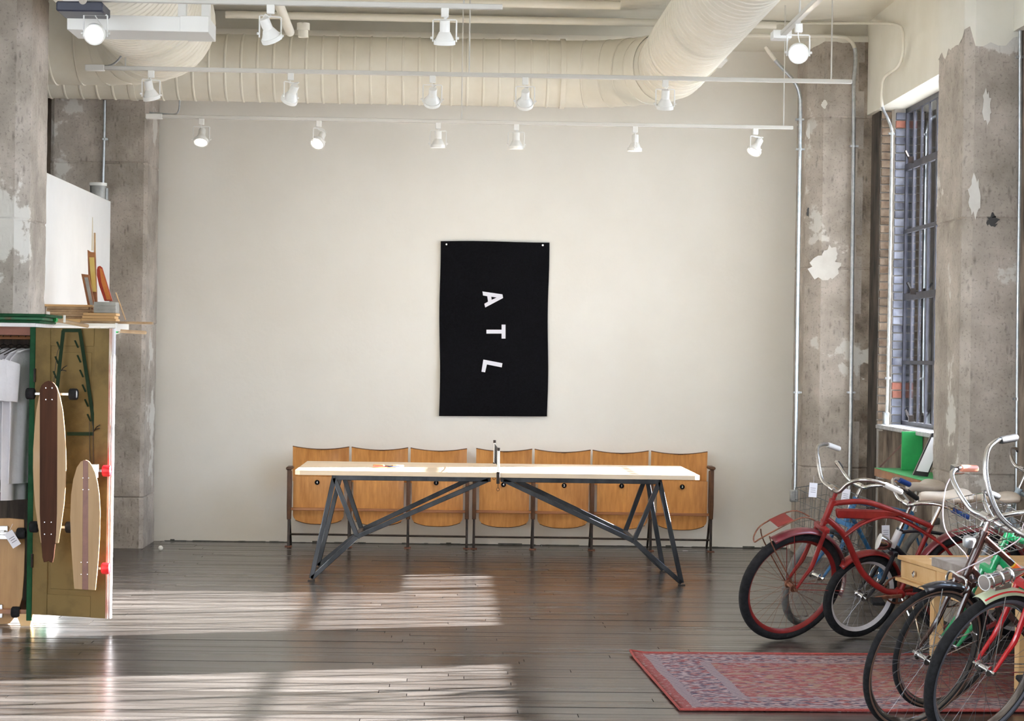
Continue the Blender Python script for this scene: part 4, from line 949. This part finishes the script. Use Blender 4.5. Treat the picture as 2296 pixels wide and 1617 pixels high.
# ================================================================== BENCH WITH DRAWER UNDER THE BICYCLES
zt2 = .55; P0 = gr(2012, 1245, zt2); e1 = Vector((.103, -.995, 0)); e2 = Vector((.995, .103, 0)); BL, BW = 1.78, .78
def BP(a, b, z): return P0+e1*a+e2*b+Vector((0, 0, z-zt2))
t = thing('workbench', 'low pine workbench with a drawer standing among the bicycles', 'bench', BP(BL/2, BW/2, 0))
for k in range(5):
    w = BW/5; part('top_board', MB().prism([(0, k*w+.001), (BL, k*w+.001), (BL, (k+1)*w-.001), (0, (k+1)*w-.001)], BP(0, 0, zt2-.022), e1, e2, (0, 0, .022)), pine, t, bevel=.002)
part('drawer_box', MB().prism([(.015, .02), (1.0, .02), (1.0, .6), (.015, .6)], BP(0, 0, zt2-.125), e1, e2, (0, 0, .102)), pine, t)
dr = part('drawer', MB().prism([(.03, .012), (.62, .012), (.62, .03), (.03, .03)], BP(0, 0, zt2-.115), e1, e2, (0, 0, .088)), pine, t, bevel=.003)
q = BP(.30, .008, zt2-.075)
part('drawer_pull', MB().lathe([(.008, 0), (.017, .004), (.017, .010), (.008, .014)], q, tuple(-e2), 16).tube([q-e2*.012+e1*.018*math.cos(k)-Vector((0, 0, .004))+Vector((0, 0, .014*math.sin(k))) for k in [i*.628 for i in range(10)]], .0025, 6, closed=True), chrome, dr)
part('bottom_lip', MB().prism([(-.005, -.01), (1.4, -.01), (1.4, .06), (-.005, .06)], BP(0, 0, zt2-.143), e1, e2, (0, 0, .018)), pine, t, bevel=.002)
part('apron', MB().prism([(.02, BW-.05), (BL-.02, BW-.05), (BL-.02, BW-.02), (.02, BW-.02)], BP(0, 0, zt2-.12), e1, e2, (0, 0, .098)), pine, t)
for a in (.40, BL-.10):
    for b in (.10, BW-.08):
        part('bench_leg', MB().prism([(a-.03, b-.03), (a+.03, b-.03), (a+.03, b+.03), (a-.03, b+.03)], BP(0, 0, .014), e1, e2, (0, 0, zt2-.036)), pine if b < .5 else plank_wood, t, bevel=.003)
q = gr(2088, 1269, zt2); m = MB().prism([(0, 0), (.85, -.02), (.87, .32), (.0, .34)], q, e1, e2, (0, 0, .048))
solo('slab', m, mat('weathered_slab', (.20, .17, .15), (.38, .34, .32), 9, .8), 'grey weathered wooden slab lying on the pine workbench', 'slab', bevel=.004)
m = MB().prism([(.20, .12), (.34, .14), (.33, .36), (.19, .33)], BP(0, 0, zt2), e1, e2, (0, 0, .002)); solo('paper_sheet', m, paper, 'pale paper sheet on the workbench beside the grey slab', 'paper')
# ================================================================== GREEN SHELF BY THE WINDOW
t = thing('window_shelf', 'green-topped wooden shelf on white brackets under the window', 'shelf', (3.38, 15.2, .80))
SX0 = (1965-1006)/(F/16.1)
part('shelf_top', MB().bb((SX0, 14.1, .838), (3.52, 16.1, .842)), green_p, t)
part('shelf_board', MB().bb((SX0, 14.1, .78), (3.52, 16.1, .838)), rail_wood, t, bevel=.002)
for Y in (16.0, 15.0):
    part('shelf_bracket', MB().bar((3.505, Y, .54), (SX0+.10, Y, .775), .024, .012).bar((3.512, Y, .52), (3.512, Y, .78), .024, .012).bar((3.51, Y, .772), (SX0+.01, Y, .772), .024, .012), lamp_white, t)
part('shelf_stay', MB().bar((SX0+.04, 16.08, .85), (3.50, 16.02, 1.12), .03, .012), dark_wood, t)
q0 = at(2023, 968, 15.8); t = thing('green_panel', 'bright green board standing upright on the green shelf', 'board', (3.42, 15.8, .842))
part('panel_board', MB().bb((q0.x, 15.8, .843), (3.515, 15.83, q0.z)), green_p, t, bevel=.002)
P = [at(2047, 1062, 14.9), at(2090, 968, 14.98), at(2120, 968, 14.98), at(2080, 1066, 14.9)]
t = thing('framed_picture', 'black-framed pale picture leaning beside the green board', 'picture', P[0])
dz = .843-min(p.z for p in P); P = [p+Vector((0, 0, dz)) for p in P]
def quad(P, ins, y0, y1):
    c = sum(P, Vector())/4; Q = [c+(p-c)*ins for p in P]; mb = MB(); mb.v += [q+Vector((0, y0, 0)) for q in Q]+[q+Vector((0, y1, 0)) for q in Q]
    mb.f += [(0, 1, 2, 3), (4, 5, 6, 7)]+[(i, (i+1) % 4, 4+(i+1) % 4, 4+i) for i in range(4)]; return mb
part('picture_frame', quad(P, 1, 0, .03), black_f, t); part('picture_mat', quad(P, .80, -.003, .0), paper, t)
# ================================================================== BICYCLES
def bike(name, label, loc, yaw, lean, steer, R_=.34, tw=.024, style='diamond', wb=1.06, fm=red_f, forkm=None, rimm=chrome, sidem=None, fend=None, bar='cruiser', bar_t=.60, grip=grip_k, crown_t=None,
         head=(.43, .55), front_arc=(55, 195), seatm=leather, seat_h=.14, tyre=rubber, barm=chrome, bb=(.62, .28), spokes=32, stem_f=.035, ha=68, off=.055, scale=1, braces=True, rear=True, drivem=chrome):
    t = thing(name, label, 'bicycle', loc); t.rotation_euler = (-R(lean), 0, R(yaw)); t['bike'] = 1
    ca, sa = math.cos(R(ha)), math.sin(R(ha)); av = Vector((-ca, 0, sa)); pv = Vector((sa, 0, ca))
    hub = Vector((0, 0, R_)); A0 = hub-pv*off; rh = Vector((-wb, 0, R_)); crown_t = crown_t or R_+.055; h0, h1 = head
    SM = Matrix.Translation(A0) @ Matrix.Rotation(R(steer), 4, av) @ Matrix.Translation(-A0)
    ax = lambda s_: A0+av*s_
    forkm = forkm or fm
    def P_(nm, mb, m, par=t, st=False, **k):
        if st: mb.xf(SM)
        return part(nm, mb, m, par, local=True, **k)
    def wheel(nm, c, st):
        Rt = R_-tw; w = P_(nm, MB().tube([c+Vector((Rt*math.cos(a), 0, Rt*math.sin(a))) for a in [2*math.pi*k/64 for k in range(64)]], tw, 12, closed=True), tyre, st=st)
        rr = R_-2*tw+.004
        P_('rim', MB().lathe([(rr, -tw*.62), (rr+.006, -tw*.70), (rr+.008, -tw*.55), (rr-.004, -tw*.3), (rr-.013, 0), (rr-.004, tw*.3), (rr+.008, tw*.55), (rr+.006, tw*.70), (rr, tw*.62), (rr-.016, 0)], c, (0, 1, 0), 64, closed=True), rimm, w, st)
        if sidem:
            for s_ in (-1, 1): P_('sidewall', MB().lathe([(rr+.006, s_*tw*.78), (rr+tw*.55, s_*tw*1.03), (rr+tw*1.0, s_*tw*1.035), (rr+tw*.55, s_*tw*.96)], c, (0, 1, 0), 64, closed=True), sidem, w, st)
        sp = MB()
        for k in range(spokes):
            s_ = 1 if k % 2 else -1; a = 2*math.pi*k/spokes; b = a+(.55 if (k//2) % 2 else -.55)
            sp.tube([c+Vector((.022*math.cos(b), s_*.030, .022*math.sin(b))), c+Vector(((rr-.010)*math.cos(a), 0, (rr-.010)*math.sin(a)))], .001, 4, caps=False)
        P_('spoke_set', sp, mat('spoke_steel', (.22, .22, .24), rough=.35, metal=.9) if rimm is not red_f else rust_m, w, st, kind='stuff')
        P_('hub', MB().lathe([(0, -.058), (.006, -.058), (.006, -.036), (.024, -.034), (.024, -.028), (.013, -.024), (.013, .024), (.024, .028), (.024, .034), (.006, .036), (.006, .058), (0, .058)], c, (0, 1, 0), 18), chrome if rimm is not red_f else rust_m, w, st)
        for s_ in (-1, 1): P_('axle_nut', MB().lathe([(0, 0), (.010, 0), (.010, .012), (0, .012)], c+Vector((0, s_*.05, 0)), (0, s_, 0), 6), drivem, w, st)
        return w
    wheel('front_wheel', hub, True)
    if rear: wheel('rear_wheel', rh, False)
    # fork
    fk = MB()
    for s_ in (-1, 1):
        y = s_*.052; c0 = ax(crown_t-.02)+Vector((0, y*.9, 0))
        fk.tube(smoothpath([c0+av*.012, c0-av*.10, ax(crown_t*.40)+Vector((0, y, 0)), ax(.09)+pv*off*.45+Vector((0, y, 0)), hub+Vector((0, y, 0))], 5), [.0135]*12+[.012, .0115, .011, .0105, .010, .0095, .009, .0085, .008], 10)
    fk.bar(ax(crown_t-.012)-Vector((0, .062, 0)), ax(crown_t-.012)+Vector((0, .062, 0)), .032, .028).tube([ax(crown_t-.01), ax(h0)], .018, 12)
    P_('fork', fk, forkm, st=True, bevel=.002)
    if fend:
        def fender(nm, c, a0, a1, st):
            rows = []; n = 30
            for i in range(n+1):
                a = R(a0+(a1-a0)*i/n); rows.append([])
                for k in range(9):
                    u = -1+2*k/8; r = R_+.024-.020*u*u; rows[-1].append(c+Vector((r*math.cos(a), u*(tw+.014), r*math.sin(a))))
            f = P_(nm, MB().sheet(rows), fend, st=st); so = f.modifiers.new('t', 'SOLIDIFY'); so.thickness = .0018
            if braces:
                for aa in (a1-8, a0+ (a1-a0)*.15 if st else a0+10):
                    for s_ in (-1, 1):
                        e = c+Vector(((R_+.004)*math.cos(R(aa)), s_*(tw+.012), (R_+.004)*math.sin(R(aa)))); P_('fender_stay', MB().tube([c+Vector((0, s_*.050, 0)), e], .0024, 6), forkm if rimm is red_f else chrome, f, st)
            return f
        ff = fender('front_fender', hub, front_arc[0], front_arc[1], True)
        if rear: fender('rear_fender', rh, 5, 200, False)
    # frame
    BBp = Vector((-bb[0], 0, bb[1])); ST = BBp+Vector((-.155, 0, .42)); fr = MB(); H1, H0 = ax(h1-.02), ax(h0+.025); tr = .0145
    fr.tube([ax(h0), ax(h1)], .0195, 16).lathe([(.0235, 0), (.0235, .012)], ax(h1-.006), av, 16).lathe([(.0235, 0), (.0235, .012)], ax(h0-.004), av, 16)
    if style == 'cruiser':
        fr.tube(smoothpath([H1, H1+Vector((-.20, 0, .012)), H1+Vector((-.42, 0, -.06)), ST+Vector((0, 0, -.01)), ], 6), tr+.002, 12)
        fr.tube(smoothpath([H0, H0+Vector((-.12, 0, -.11)), H0+Vector((-.24, 0, -.33)), BBp+Vector((.10, 0, .015)), BBp], 6), tr+.004, 12)
        for s_ in (-1, 1):
            fr.tube(smoothpath([H0+Vector((-.12, s_*.012, -.11)), H0+Vector((-.24, s_*.018, -.02)), H0+Vector((-.40, s_*.022, .008)), ST+Vector((.0, s_*.028, -.07)), ST+Vector((-.12, s_*.045, -.17)), rh+Vector((0, s_*.058, 0))], 6), .0085, 8)
        P_('tank', MB().prism([(0, 0), (-.01, -.055), (-.20, -.062), (-.36, -.045), (-.42, -.02), (-.30, -.004)], H1+Vector((-.025, -.016, -.030)), (1, 0, 0), (0, 0, 1), (0, .032, 0)), fm, bevel=.008)
    elif style == 'loop':
        e = BBp.lerp(ST, .52)
        fr.tube([H1, e], tr, 12); fr.tube([H0, BBp], tr, 12); fr.tube([BBp, ST], tr, 12)
    elif style == 'curve':
        e = BBp.lerp(ST, .62)
        fr.tube(smoothpath([H1, H1+Vector((-.14, 0, .01)), H1+Vector((-.4, 0, -.02)), ST+Vector((-.1, 0, -.02))], 5), .011, 10)
        fr.tube(smoothpath([H0, H0+Vector((-.10, 0, -.09)), H0+Vector((-.26, 0, -.22)), BBp], 6), tr+.002, 12)
    else:
        fr.tube([H1, ST], tr, 12); fr.tube([H0, BBp], tr, 12)
    fr.tube([BBp, ST], tr, 12).lathe([(.024, -.036), (.024, .036)], BBp, (0, 1, 0), 16)
    for s_ in (-1, 1):
        fr.tube(smoothpath([BBp+Vector((-.03, s_*.02, 0)), BBp+Vector((-.14, s_*.040, .01)), rh+Vector((0, s_*.058, 0))], 4), .0095, 8)
        if style != 'cruiser': fr.tube([ST+Vector((0, s_*.018, -.02)), rh+Vector((0, s_*.056, 0))], .0075, 8)
    frame = P_('frame', fr, fm)
    # seat
    sd = (ST-BBp).normalized(); sp_ = ST+sd*seat_h
    P_('seatpost', MB().tube([ST-sd*.02, sp_], .0125, 12), chrome)
    mb = MB(); prof = [(.15, .020, .0), (.12, .028, .006), (.05, .034, .004), (0, .045, 0), (-.05, .080, .004), (-.10, .105, .012), (-.14, .100, .012), (-.165, .06, .006)]
    for i, (x, w, z) in enumerate(prof):
        for k in range(14):
            a = 2*math.pi*k/14; zz = math.sin(a); mb.v.append(sp_+Vector((x-.01, w*math.cos(a), .045+z+(.022 if zz > 0 else .038)*zz)))
    for i in range(len(prof)-1):
        for k in range(14): mb.f.append((i*14+k, i*14+(k+1) % 14, (i+1)*14+(k+1) % 14, (i+1)*14+k))
    mb.f.append(tuple(range(14))); mb.f.append(tuple(98+k for k in range(14)))
    sad = P_('saddle', mb, seatm); so = sad.modifiers.new('s', 'SUBSURF'); so.levels = so.render_levels = 1
    for s_ in (-1, 1): P_('saddle_spring', MB().tube([sp_+Vector((-.10+.016*math.cos(k*1.2), s_*.055+.016*math.sin(k*1.2), -.02+k*.0022)) for k in range(22)], .003, 6), drivem, sad)
    # crank
    ck = P_('crankset', MB().lathe([(.078, -.002), (.088, -.002), (.088, .002), (.078, .002)], BBp+Vector((0, -.045, 0)), (0, 1, 0), 40, closed=True).bar(BBp+Vector((-.08, -.045, 0)), BBp+Vector((.08, -.045, 0)), .004, .014).bar(BBp+Vector((0, -.045, -.08)), BBp+Vector((0, -.045, .08)), .004, .014), drivem)
    for s_ in (-1, 1):
        pe = BBp+Vector((.165*s_, s_*.062, -.012*s_)); P_('crank_arm', MB().bar(BBp+Vector((0, s_*.052, 0)), pe, .010, .022), drivem, ck, bevel=.003)
        pd = P_('pedal', MB().box(pe+Vector((0, s_*.055, 0)), (.075, .085, .024)), rubber, ck, bevel=.005)
    if rear:
        P_('chain', MB().tube([BBp+Vector((0, -.045, .086)), rh+Vector((0, -.045, .035))], .0035, 6).tube([BBp+Vector((0, -.045, -.086)), rh+Vector((0, -.045, -.035))], .0035, 6), rust_m)
    P_('kickstand', MB().tube([BBp+Vector((-.06, .03, -.01)), BBp+Vector((-.10, .20, -bb[1]+.05+.2*math.sin(R(lean))*.0))], .007, 8), chrome)
    # stem and bars
    fw = pv; hc = ax(bar_t)
    P_('stem', MB().tube([ax(h1-.01), ax(bar_t-.01), hc+fw*(stem_f-.005)], .0125, 12), barm if style != 'cruiser' else fm, st=True)
    hc = hc+fw*stem_f
    SH = dict(cruiser=[(0, 0, 0), (.01, .045, .0), (.025, .10, .02), (.04, .17, .10), (.02, .245, .155), (-.06, .295, .175), (-.14, .315, .165)],
              upright=[(0, 0, 0), (.02, .05, .0), (.03, .11, .03), (.0, .20, .075), (-.07, .255, .09), (-.15, .275, .085)],
              flat=[(0, 0, 0), (.03, .06, 0), (.06, .14, .05), (.05, .22, .10), (-.02, .265, .13), (-.10, .275, .14)],
              high=[(0, 0, 0), (.02, .05, .0), (.08, .12, .04), (.14, .19, .15), (.14, .245, .26), (.07, .275, .315), (-.01, .285, .335)])[bar]
    def bp(p, s_): return hc+fw*p[0]+Vector((0, p[1]*s_, 0))+av*p[2]
    hb = P_('handlebar', MB().tube(smoothpath([bp(p, -1) for p in SH[::-1]]+[bp(p, 1) for p in SH[1:]], 5), .0111, 12).lathe([(.019, -.02), (.019, .02)], bp((0, 0, 0), 1), (0, 1, 0), 14), barm, st=True)
    for s_ in (-1, 1):
        a, b = bp(SH[-2], s_), bp(SH[-1], s_); d = (b-a).normalized()
        P_('grip', MB().tube([b-d*.055, b-d*.045, b+d*.06, b+d*.066], [.0145, .0165, .0165, .012], 12), grip, hb, st=True)
    info = dict(t=t, P=P_, SM=SM, ax=ax, hub=hub, bp=bp, SH=SH, hc=hc, fw=fw, av=av, R=R_, hb=hb, frame=frame, fender=(ff if fend else None), BB=BBp, ST=ST, H0=H0, H1=H1)
    return info
def G(px, py): v = gr(px, py); v.z = 0; return v
def lever(b, s_, m=chrome):
    p, q = b['bp'](b['SH'][-2], s_), b['bp'](b['SH'][-1], s_); d = (q-p).normalized()
    b['P']('brake_lever', MB().tube([p-d*.02, p-d*.02-b['av']*.02+b['fw']*.018, p+d*.03-b['av']*.035+b['fw']*.03, p+d*.10-b['av']*.03+b['fw']*.03], .005, 8).box(p-d*.02, (.03, .028, .028)), m, b['hb'], st=True)
def cable(b, pts, m=white_f, r=.0028): b['P']('brake_cable', MB().tube(smoothpath(pts, 6), r, 6), m)
# 1 red balloon-tyre cruiser
b1 = bike('bicycle', 'red cruiser bicycle with front rack and red rims, leftmost of the bicycles', G(1762, 1436), 184, 14, 20, ha=72, off=.045, R_=.345, tw=.029, style='cruiser', fm=red_f, forkm=red_f, rimm=red_f, fend=red_fd, bar='cruiser', bar_t=.63, grip=grip_w, head=(.425, .56), front_arc=(62, 198), barm=rustchrome, wb=1.08, bb=(.66, .30), drivem=rust_m, seatm=leather)
P_, ax, av, hub, Rr = b1['P'], b1['ax'], b1['av'], b1['hub'], b1['R']
zr_ = Rr*2+.055
P_('front_rack', MB().tube(smoothpath([Vector((-.09, .03, zr_+.02)), Vector((.02, .05, zr_+.06)), Vector((.20, .055, zr_+.0)), Vector((.27, .03, zr_-.05)), Vector((.285, 0, zr_-.08)), Vector((.27, -.03, zr_-.05)), Vector((.20, -.055, zr_)), Vector((.02, -.05, zr_+.06)), Vector((-.09, -.03, zr_+.02))], 5), .0045, 8), rust_m, st=True)
for s_ in (-1, 1): P_('rack_leg', MB().tube(smoothpath([Vector((.22, s_*.05, zr_-.03)), Vector((.18, s_*.060, zr_-.12)), Vector((0, s_*.062, Rr))], 4), .004, 8), rust_m, st=True)
P_('rack_plate', MB().sheet([[Vector((.07, -.05, zr_+.048)), Vector((.07, .05, zr_+.048))], [Vector((.17, -.053, zr_+.02)), Vector((.17, .053, zr_+.02))]], (0, 0, .004)), red_f, st=True)
# 3 small-wheeled bicycle behind it
b3_ = bike('bicycle', 'small-wheeled bicycle with white rims, red fender and chrome headlight', G(1922, 1430), 186, 9, 20, R_=.265, tw=.026, style='curve', fm=black_f, forkm=black_f, rimm=white_rim, fend=red_f, bar='upright', bar_t=.61, grip=grip_b, head=(.325, .45), front_arc=(48, 190), wb=.98, bb=(.56, .26), tyre=rubber)
P_, ax, av = b3_['P'], b3_['ax'], b3_['av']
P_('head_sleeve', MB().tube([ax(.33), ax(.455)], .0225, 16), white_f, b3_['frame'])
hd = (b3_['fw']+Vector((0, -.5, -.12))).normalized(); hl = ax(.35)+b3_['fw']*.11+av*(-.01)
lp = P_('headlight', MB().lathe([(0, -.08), (.020, -.075), (.037, -.05), (.046, -.01), (.048, .0)], hl, hd, 24).bar(hl-hd*.05, ax(.36), .014), chrome, st=True)
P_('headlight_lens', MB().lathe([(0, .006), (.025, .004), (.043, 0), (.049, -.002), (.049, .004), (.043, .006)], hl, hd, 24), lamp_white, lp, st=True)
# 2 blue bicycle with wire basket
b2 = bike('bicycle', 'blue bicycle with a wire basket half hidden behind the red cruiser', G(1806, 1403), 214, 12, 14, R_=.33, tw=.023, style='diamond', fm=blue_f, forkm=blue_f, rimm=chrome, fend=None, bar='upright', bar_t=.62, grip=grip_k, head=(.42, .54), wb=1.04, tyre=rubber_grey)
P_, ax, av, fw = b2['P'], b2['ax'], b2['av'], b2['fw']
def basket(b, c, L, Wd, Hh, m, n=6):
    mb = MB(); r = .0016
    def pt(u, v, z): k = .82+.18*z; return c+b['fw']*0+Vector((u*L*k, v*Wd*k, (z-1)*Hh))
    for z in [i/4 for i in range(5)]:
        for (p, q) in (((0, -.5), (1, -.5)), ((1, -.5), (1, .5)), ((1, .5), (0, .5)), ((0, .5), (0, -.5))): mb.bar(pt(*p, z), pt(*q, z), r*(2.2 if z in (0, 1) else 1.2))
    for i in range(n+1):
        for (p, q) in (((i/n, -.5),)*2, ((i/n, .5),)*2, ((0, i/n-.5),)*2, ((1, i/n-.5),)*2): mb.bar(pt(*p, 0), pt(*q, 1), r*1.2)
        mb.bar(pt(i/n, -.5, 0), pt(i/n, .5, 0), r*1.2); mb.bar(pt(0, i/n-.5, 0), pt(1, i/n-.5, 0), r*1.2)
    return b['P']('wire_basket', mb, m, st=True)
basket(b2, ax(.56)+fw*.05, .36, .40, .30, mat('dark_wire', (.10, .11, .12), rough=.4, metal=.7))
# 4 brown step-through roadster
b4 = bike('bicycle', 'dark brown step-through bicycle with tan sidewalls and orange band', G(2052, 1634), 183, 10, 30, ha=71, R_=.345, tw=.018, style='loop', fm=brown_f, forkm=brown_f, rimm=chrome, sidem=tan_side, fend=black_f, bar='flat', bar_t=.69, grip=grip_o, head=(.43, .62), front_arc=(78, 180), wb=1.06, seatm=leather_b)
P_, ax, av, fw = b4['P'], b4['ax'], b4['av'], b4['fw']
lever(b4, 1); lever(b4, -1)
h1, e_ = b4['H1'], b4['BB'].lerp(b4['ST'], .52); d = (e_-h1).normalized()
P_('orange_band', MB().tube([h1+d*.20, h1+d*.25], .0152, 16), orange_f, b4['frame'])
for k in (.192, .252): P_('yellow_band', MB().tube([h1+d*k, h1+d*(k+.008)], .0153, 16), yellow_f, b4['frame'])
P_('brake_caliper', MB().tube(smoothpath([ax(.39)+fw*.045+Vector((0, .0, .01)), ax(.40)+fw*.05+Vector((0, .05, 0)), ax(.36)+fw*.04+Vector((0, .06, 0)), ax(.33)+fw*.02+Vector((0, .03, 0))], 5), .006, 8).tube(smoothpath([ax(.40)+fw*.045, ax(.40)+fw*.05-Vector((0, .05, 0)), ax(.36)+fw*.04-Vector((0, .06, 0)), ax(.33)+fw*.02-Vector((0, .03, 0))], 5), .006, 8), chrome, st=True)
P_('headlamp_bracket', MB().lathe([(0, -.03), (.024, -.02), (.03, .01), (.026, .02), (0, .024)], ax(.56)+fw*.07, (0, 0, 1), 16).bar(ax(.60)+fw*.03, ax(.56)+fw*.07, .012), galv, st=True)
g_ = b4['SM'] @ b4['bp'](b4['SH'][-2], -1); cable(b4, [g_, g_+Vector((.05, 0, -.10)), g_+Vector((.04, 0, -.28)), g_+Vector((-.06, .04, -.40)), b4['ax'](.40)+Vector((-.03, .02, 0))], mat('pale_cable', (.75, .66, .72), rough=.4))
g_ = b4['SM'] @ b4['bp'](b4['SH'][-2], 1); cable(b4, [g_, g_+Vector((.08, 0, -.05)), g_+Vector((.10, -.03, -.14)), b4['ax'](.42)+Vector((.05, 0, 0))], mat('pale_cable', (.75, .66, .72)))
# 5 green bicycle
b5 = bike('bicycle', 'bright green bicycle between the brown one and the workbench', G(2112, 1597)+Vector((0, 0, .012)), 181, 9, 32, R_=.34, tw=.016, style='diamond', fm=green_f, forkm=green_f, rimm=chrome, sidem=tan_side, fend=None, bar='upright', bar_t=.60, grip=grip_k, head=(.43, .58), wb=1.04, seatm=leather_b)
b5['P']('head_badge', MB().lathe([(0, 0), (.016, 0), (.016, .004), (0, .004)], b5['ax'](.53)+b5['fw']*.019, b5['fw'], 20), cream_f, b5['frame'])
basket(b5, b5['ax'](.64)+b5['fw']*.09+b5['av']*.06, .24, .32, .16, chrome, 5)
# 6 cream and red cruiser, nearest
b6 = bike('bicycle', 'nearest bicycle with cream fender, red fork and chrome fender light', G(2186, 1666), 185, 10, 30, R_=.35, tw=.026, style='cruiser', fm=red_b, forkm=red_b, rimm=chrome, sidem=mat('grey_sidewall', (.10, .11, .14), rough=.5), fend=cream_f, bar='high', bar_t=.61, stem_f=.13, ha=72, grip=grip_k, head=(.43, .56), front_arc=(72, 200), wb=1.10, bb=(.66, .30), seatm=leather)
P_, ax, hub, Rr = b6['P'], b6['ax'], b6['hub'], b6['R']
def arc(a, r): return hub+Vector((r*math.cos(R(a)), 0, r*math.sin(R(a))))
rows = []
for i in range(31):
    a = R(73+ (199-73)*i/30); rows.append([hub+Vector(((Rr+.0265-.020*u*u)*math.cos(a), u*(.040), (Rr+.0265-.020*u*u)*math.sin(a))) for u in (.62, .70, .78)])
P_('red_stripe', MB().sheet(rows, (0, .001, .0005)), red_b, b6['fender'], st=True)
c0 = arc(84, Rr+.075); dr_ = Vector((1, 0, -.05)).normalized()
lp = P_('fender_light', MB().lathe([(0, -.20), (.012, -.19), (.024, -.12), (.030, -.02), (.034, .04), (.036, .055)], c0, dr_, 24).box(c0-Vector((0.06, 0, .035)), (.10, .022, .03)), chrome, st=True)
P_('light_lens', MB().lathe([(0, .045), (.034, .056), (.036, .052)], c0, dr_, 24), lamp_white, lp, st=True)
for k in (-.10, -.04, .02): P_('light_band', MB().lathe([(.031+.002*k, 0), (.036, .003), (.036, .009), (.031, .012)], c0+dr_*k, dr_, 24, caps=False), chrome, lp, st=True)
# 7 light blue bicycle behind the bench, 8 bicycle standing on the bench
b7 = bike('bicycle', 'pale blue bicycle mostly hidden behind the workbench at the right edge', G(2165, 1421), 184, 7, 15, R_=.34, tw=.018, style='diamond', fm=blue_l, forkm=blue_l, rimm=chrome, fend=None, bar='upright', bar_t=.74, grip=grip_k, head=(.43, .62), wb=1.04, rear=False)
b8 = bike('bicycle', 'olive bicycle with tan tyre displayed on top of the workbench at the right edge', BP(.62, .84, .575)+Vector((.10, 0, .012)), 184, 3, 8, R_=.335, tw=.014, style='diamond', fm=mat('olive_paint', (.06, .10, .015), rough=.3), rimm=white_rim, tyre=mat('tan_tyre', (.42, .20, .10), rough=.6), fend=None, bar='flat', bar_t=.64, head=(.43, .56), wb=1.02)
# price tags on the handlebars
def ptag(label, px, py, Y, ang, b=None):
    q = at(px, py, Y); t = thing('price_tag', label, 'tag', q-Vector((0, 0, .045))); r = Matrix.Rotation(R(ang), 3, 'Y')
    part('tag_card', MB().box(q, (.048, .0012, .085), r), paper, t)
    part('tag_writing', MB().box(q+Vector((0, -.0012, .012)), (.032, .0004, .002), r).box(q+Vector((0, -.0012, .0)), (.028, .0004, .002), r).box(q+Vector((0, -.0012, -.012)), (.030, .0004, .002), r), ink, t)
    part('tag_string', MB().tube([q+r @ Vector((0, 0, .04)), q+Vector((.004, 0, .085))], .0008, 5), paper, t)
ptag('narrow white price tag hanging by the upper bend of the cruiser handlebar', 1823, 1099, 12.62, 4)
ptag('white price tag hanging over the wire basket', 1896, 1112, 13.0, 10)
ptag('white price tag hanging above the chrome headlight', 1986, 1194, 12.72, -2)
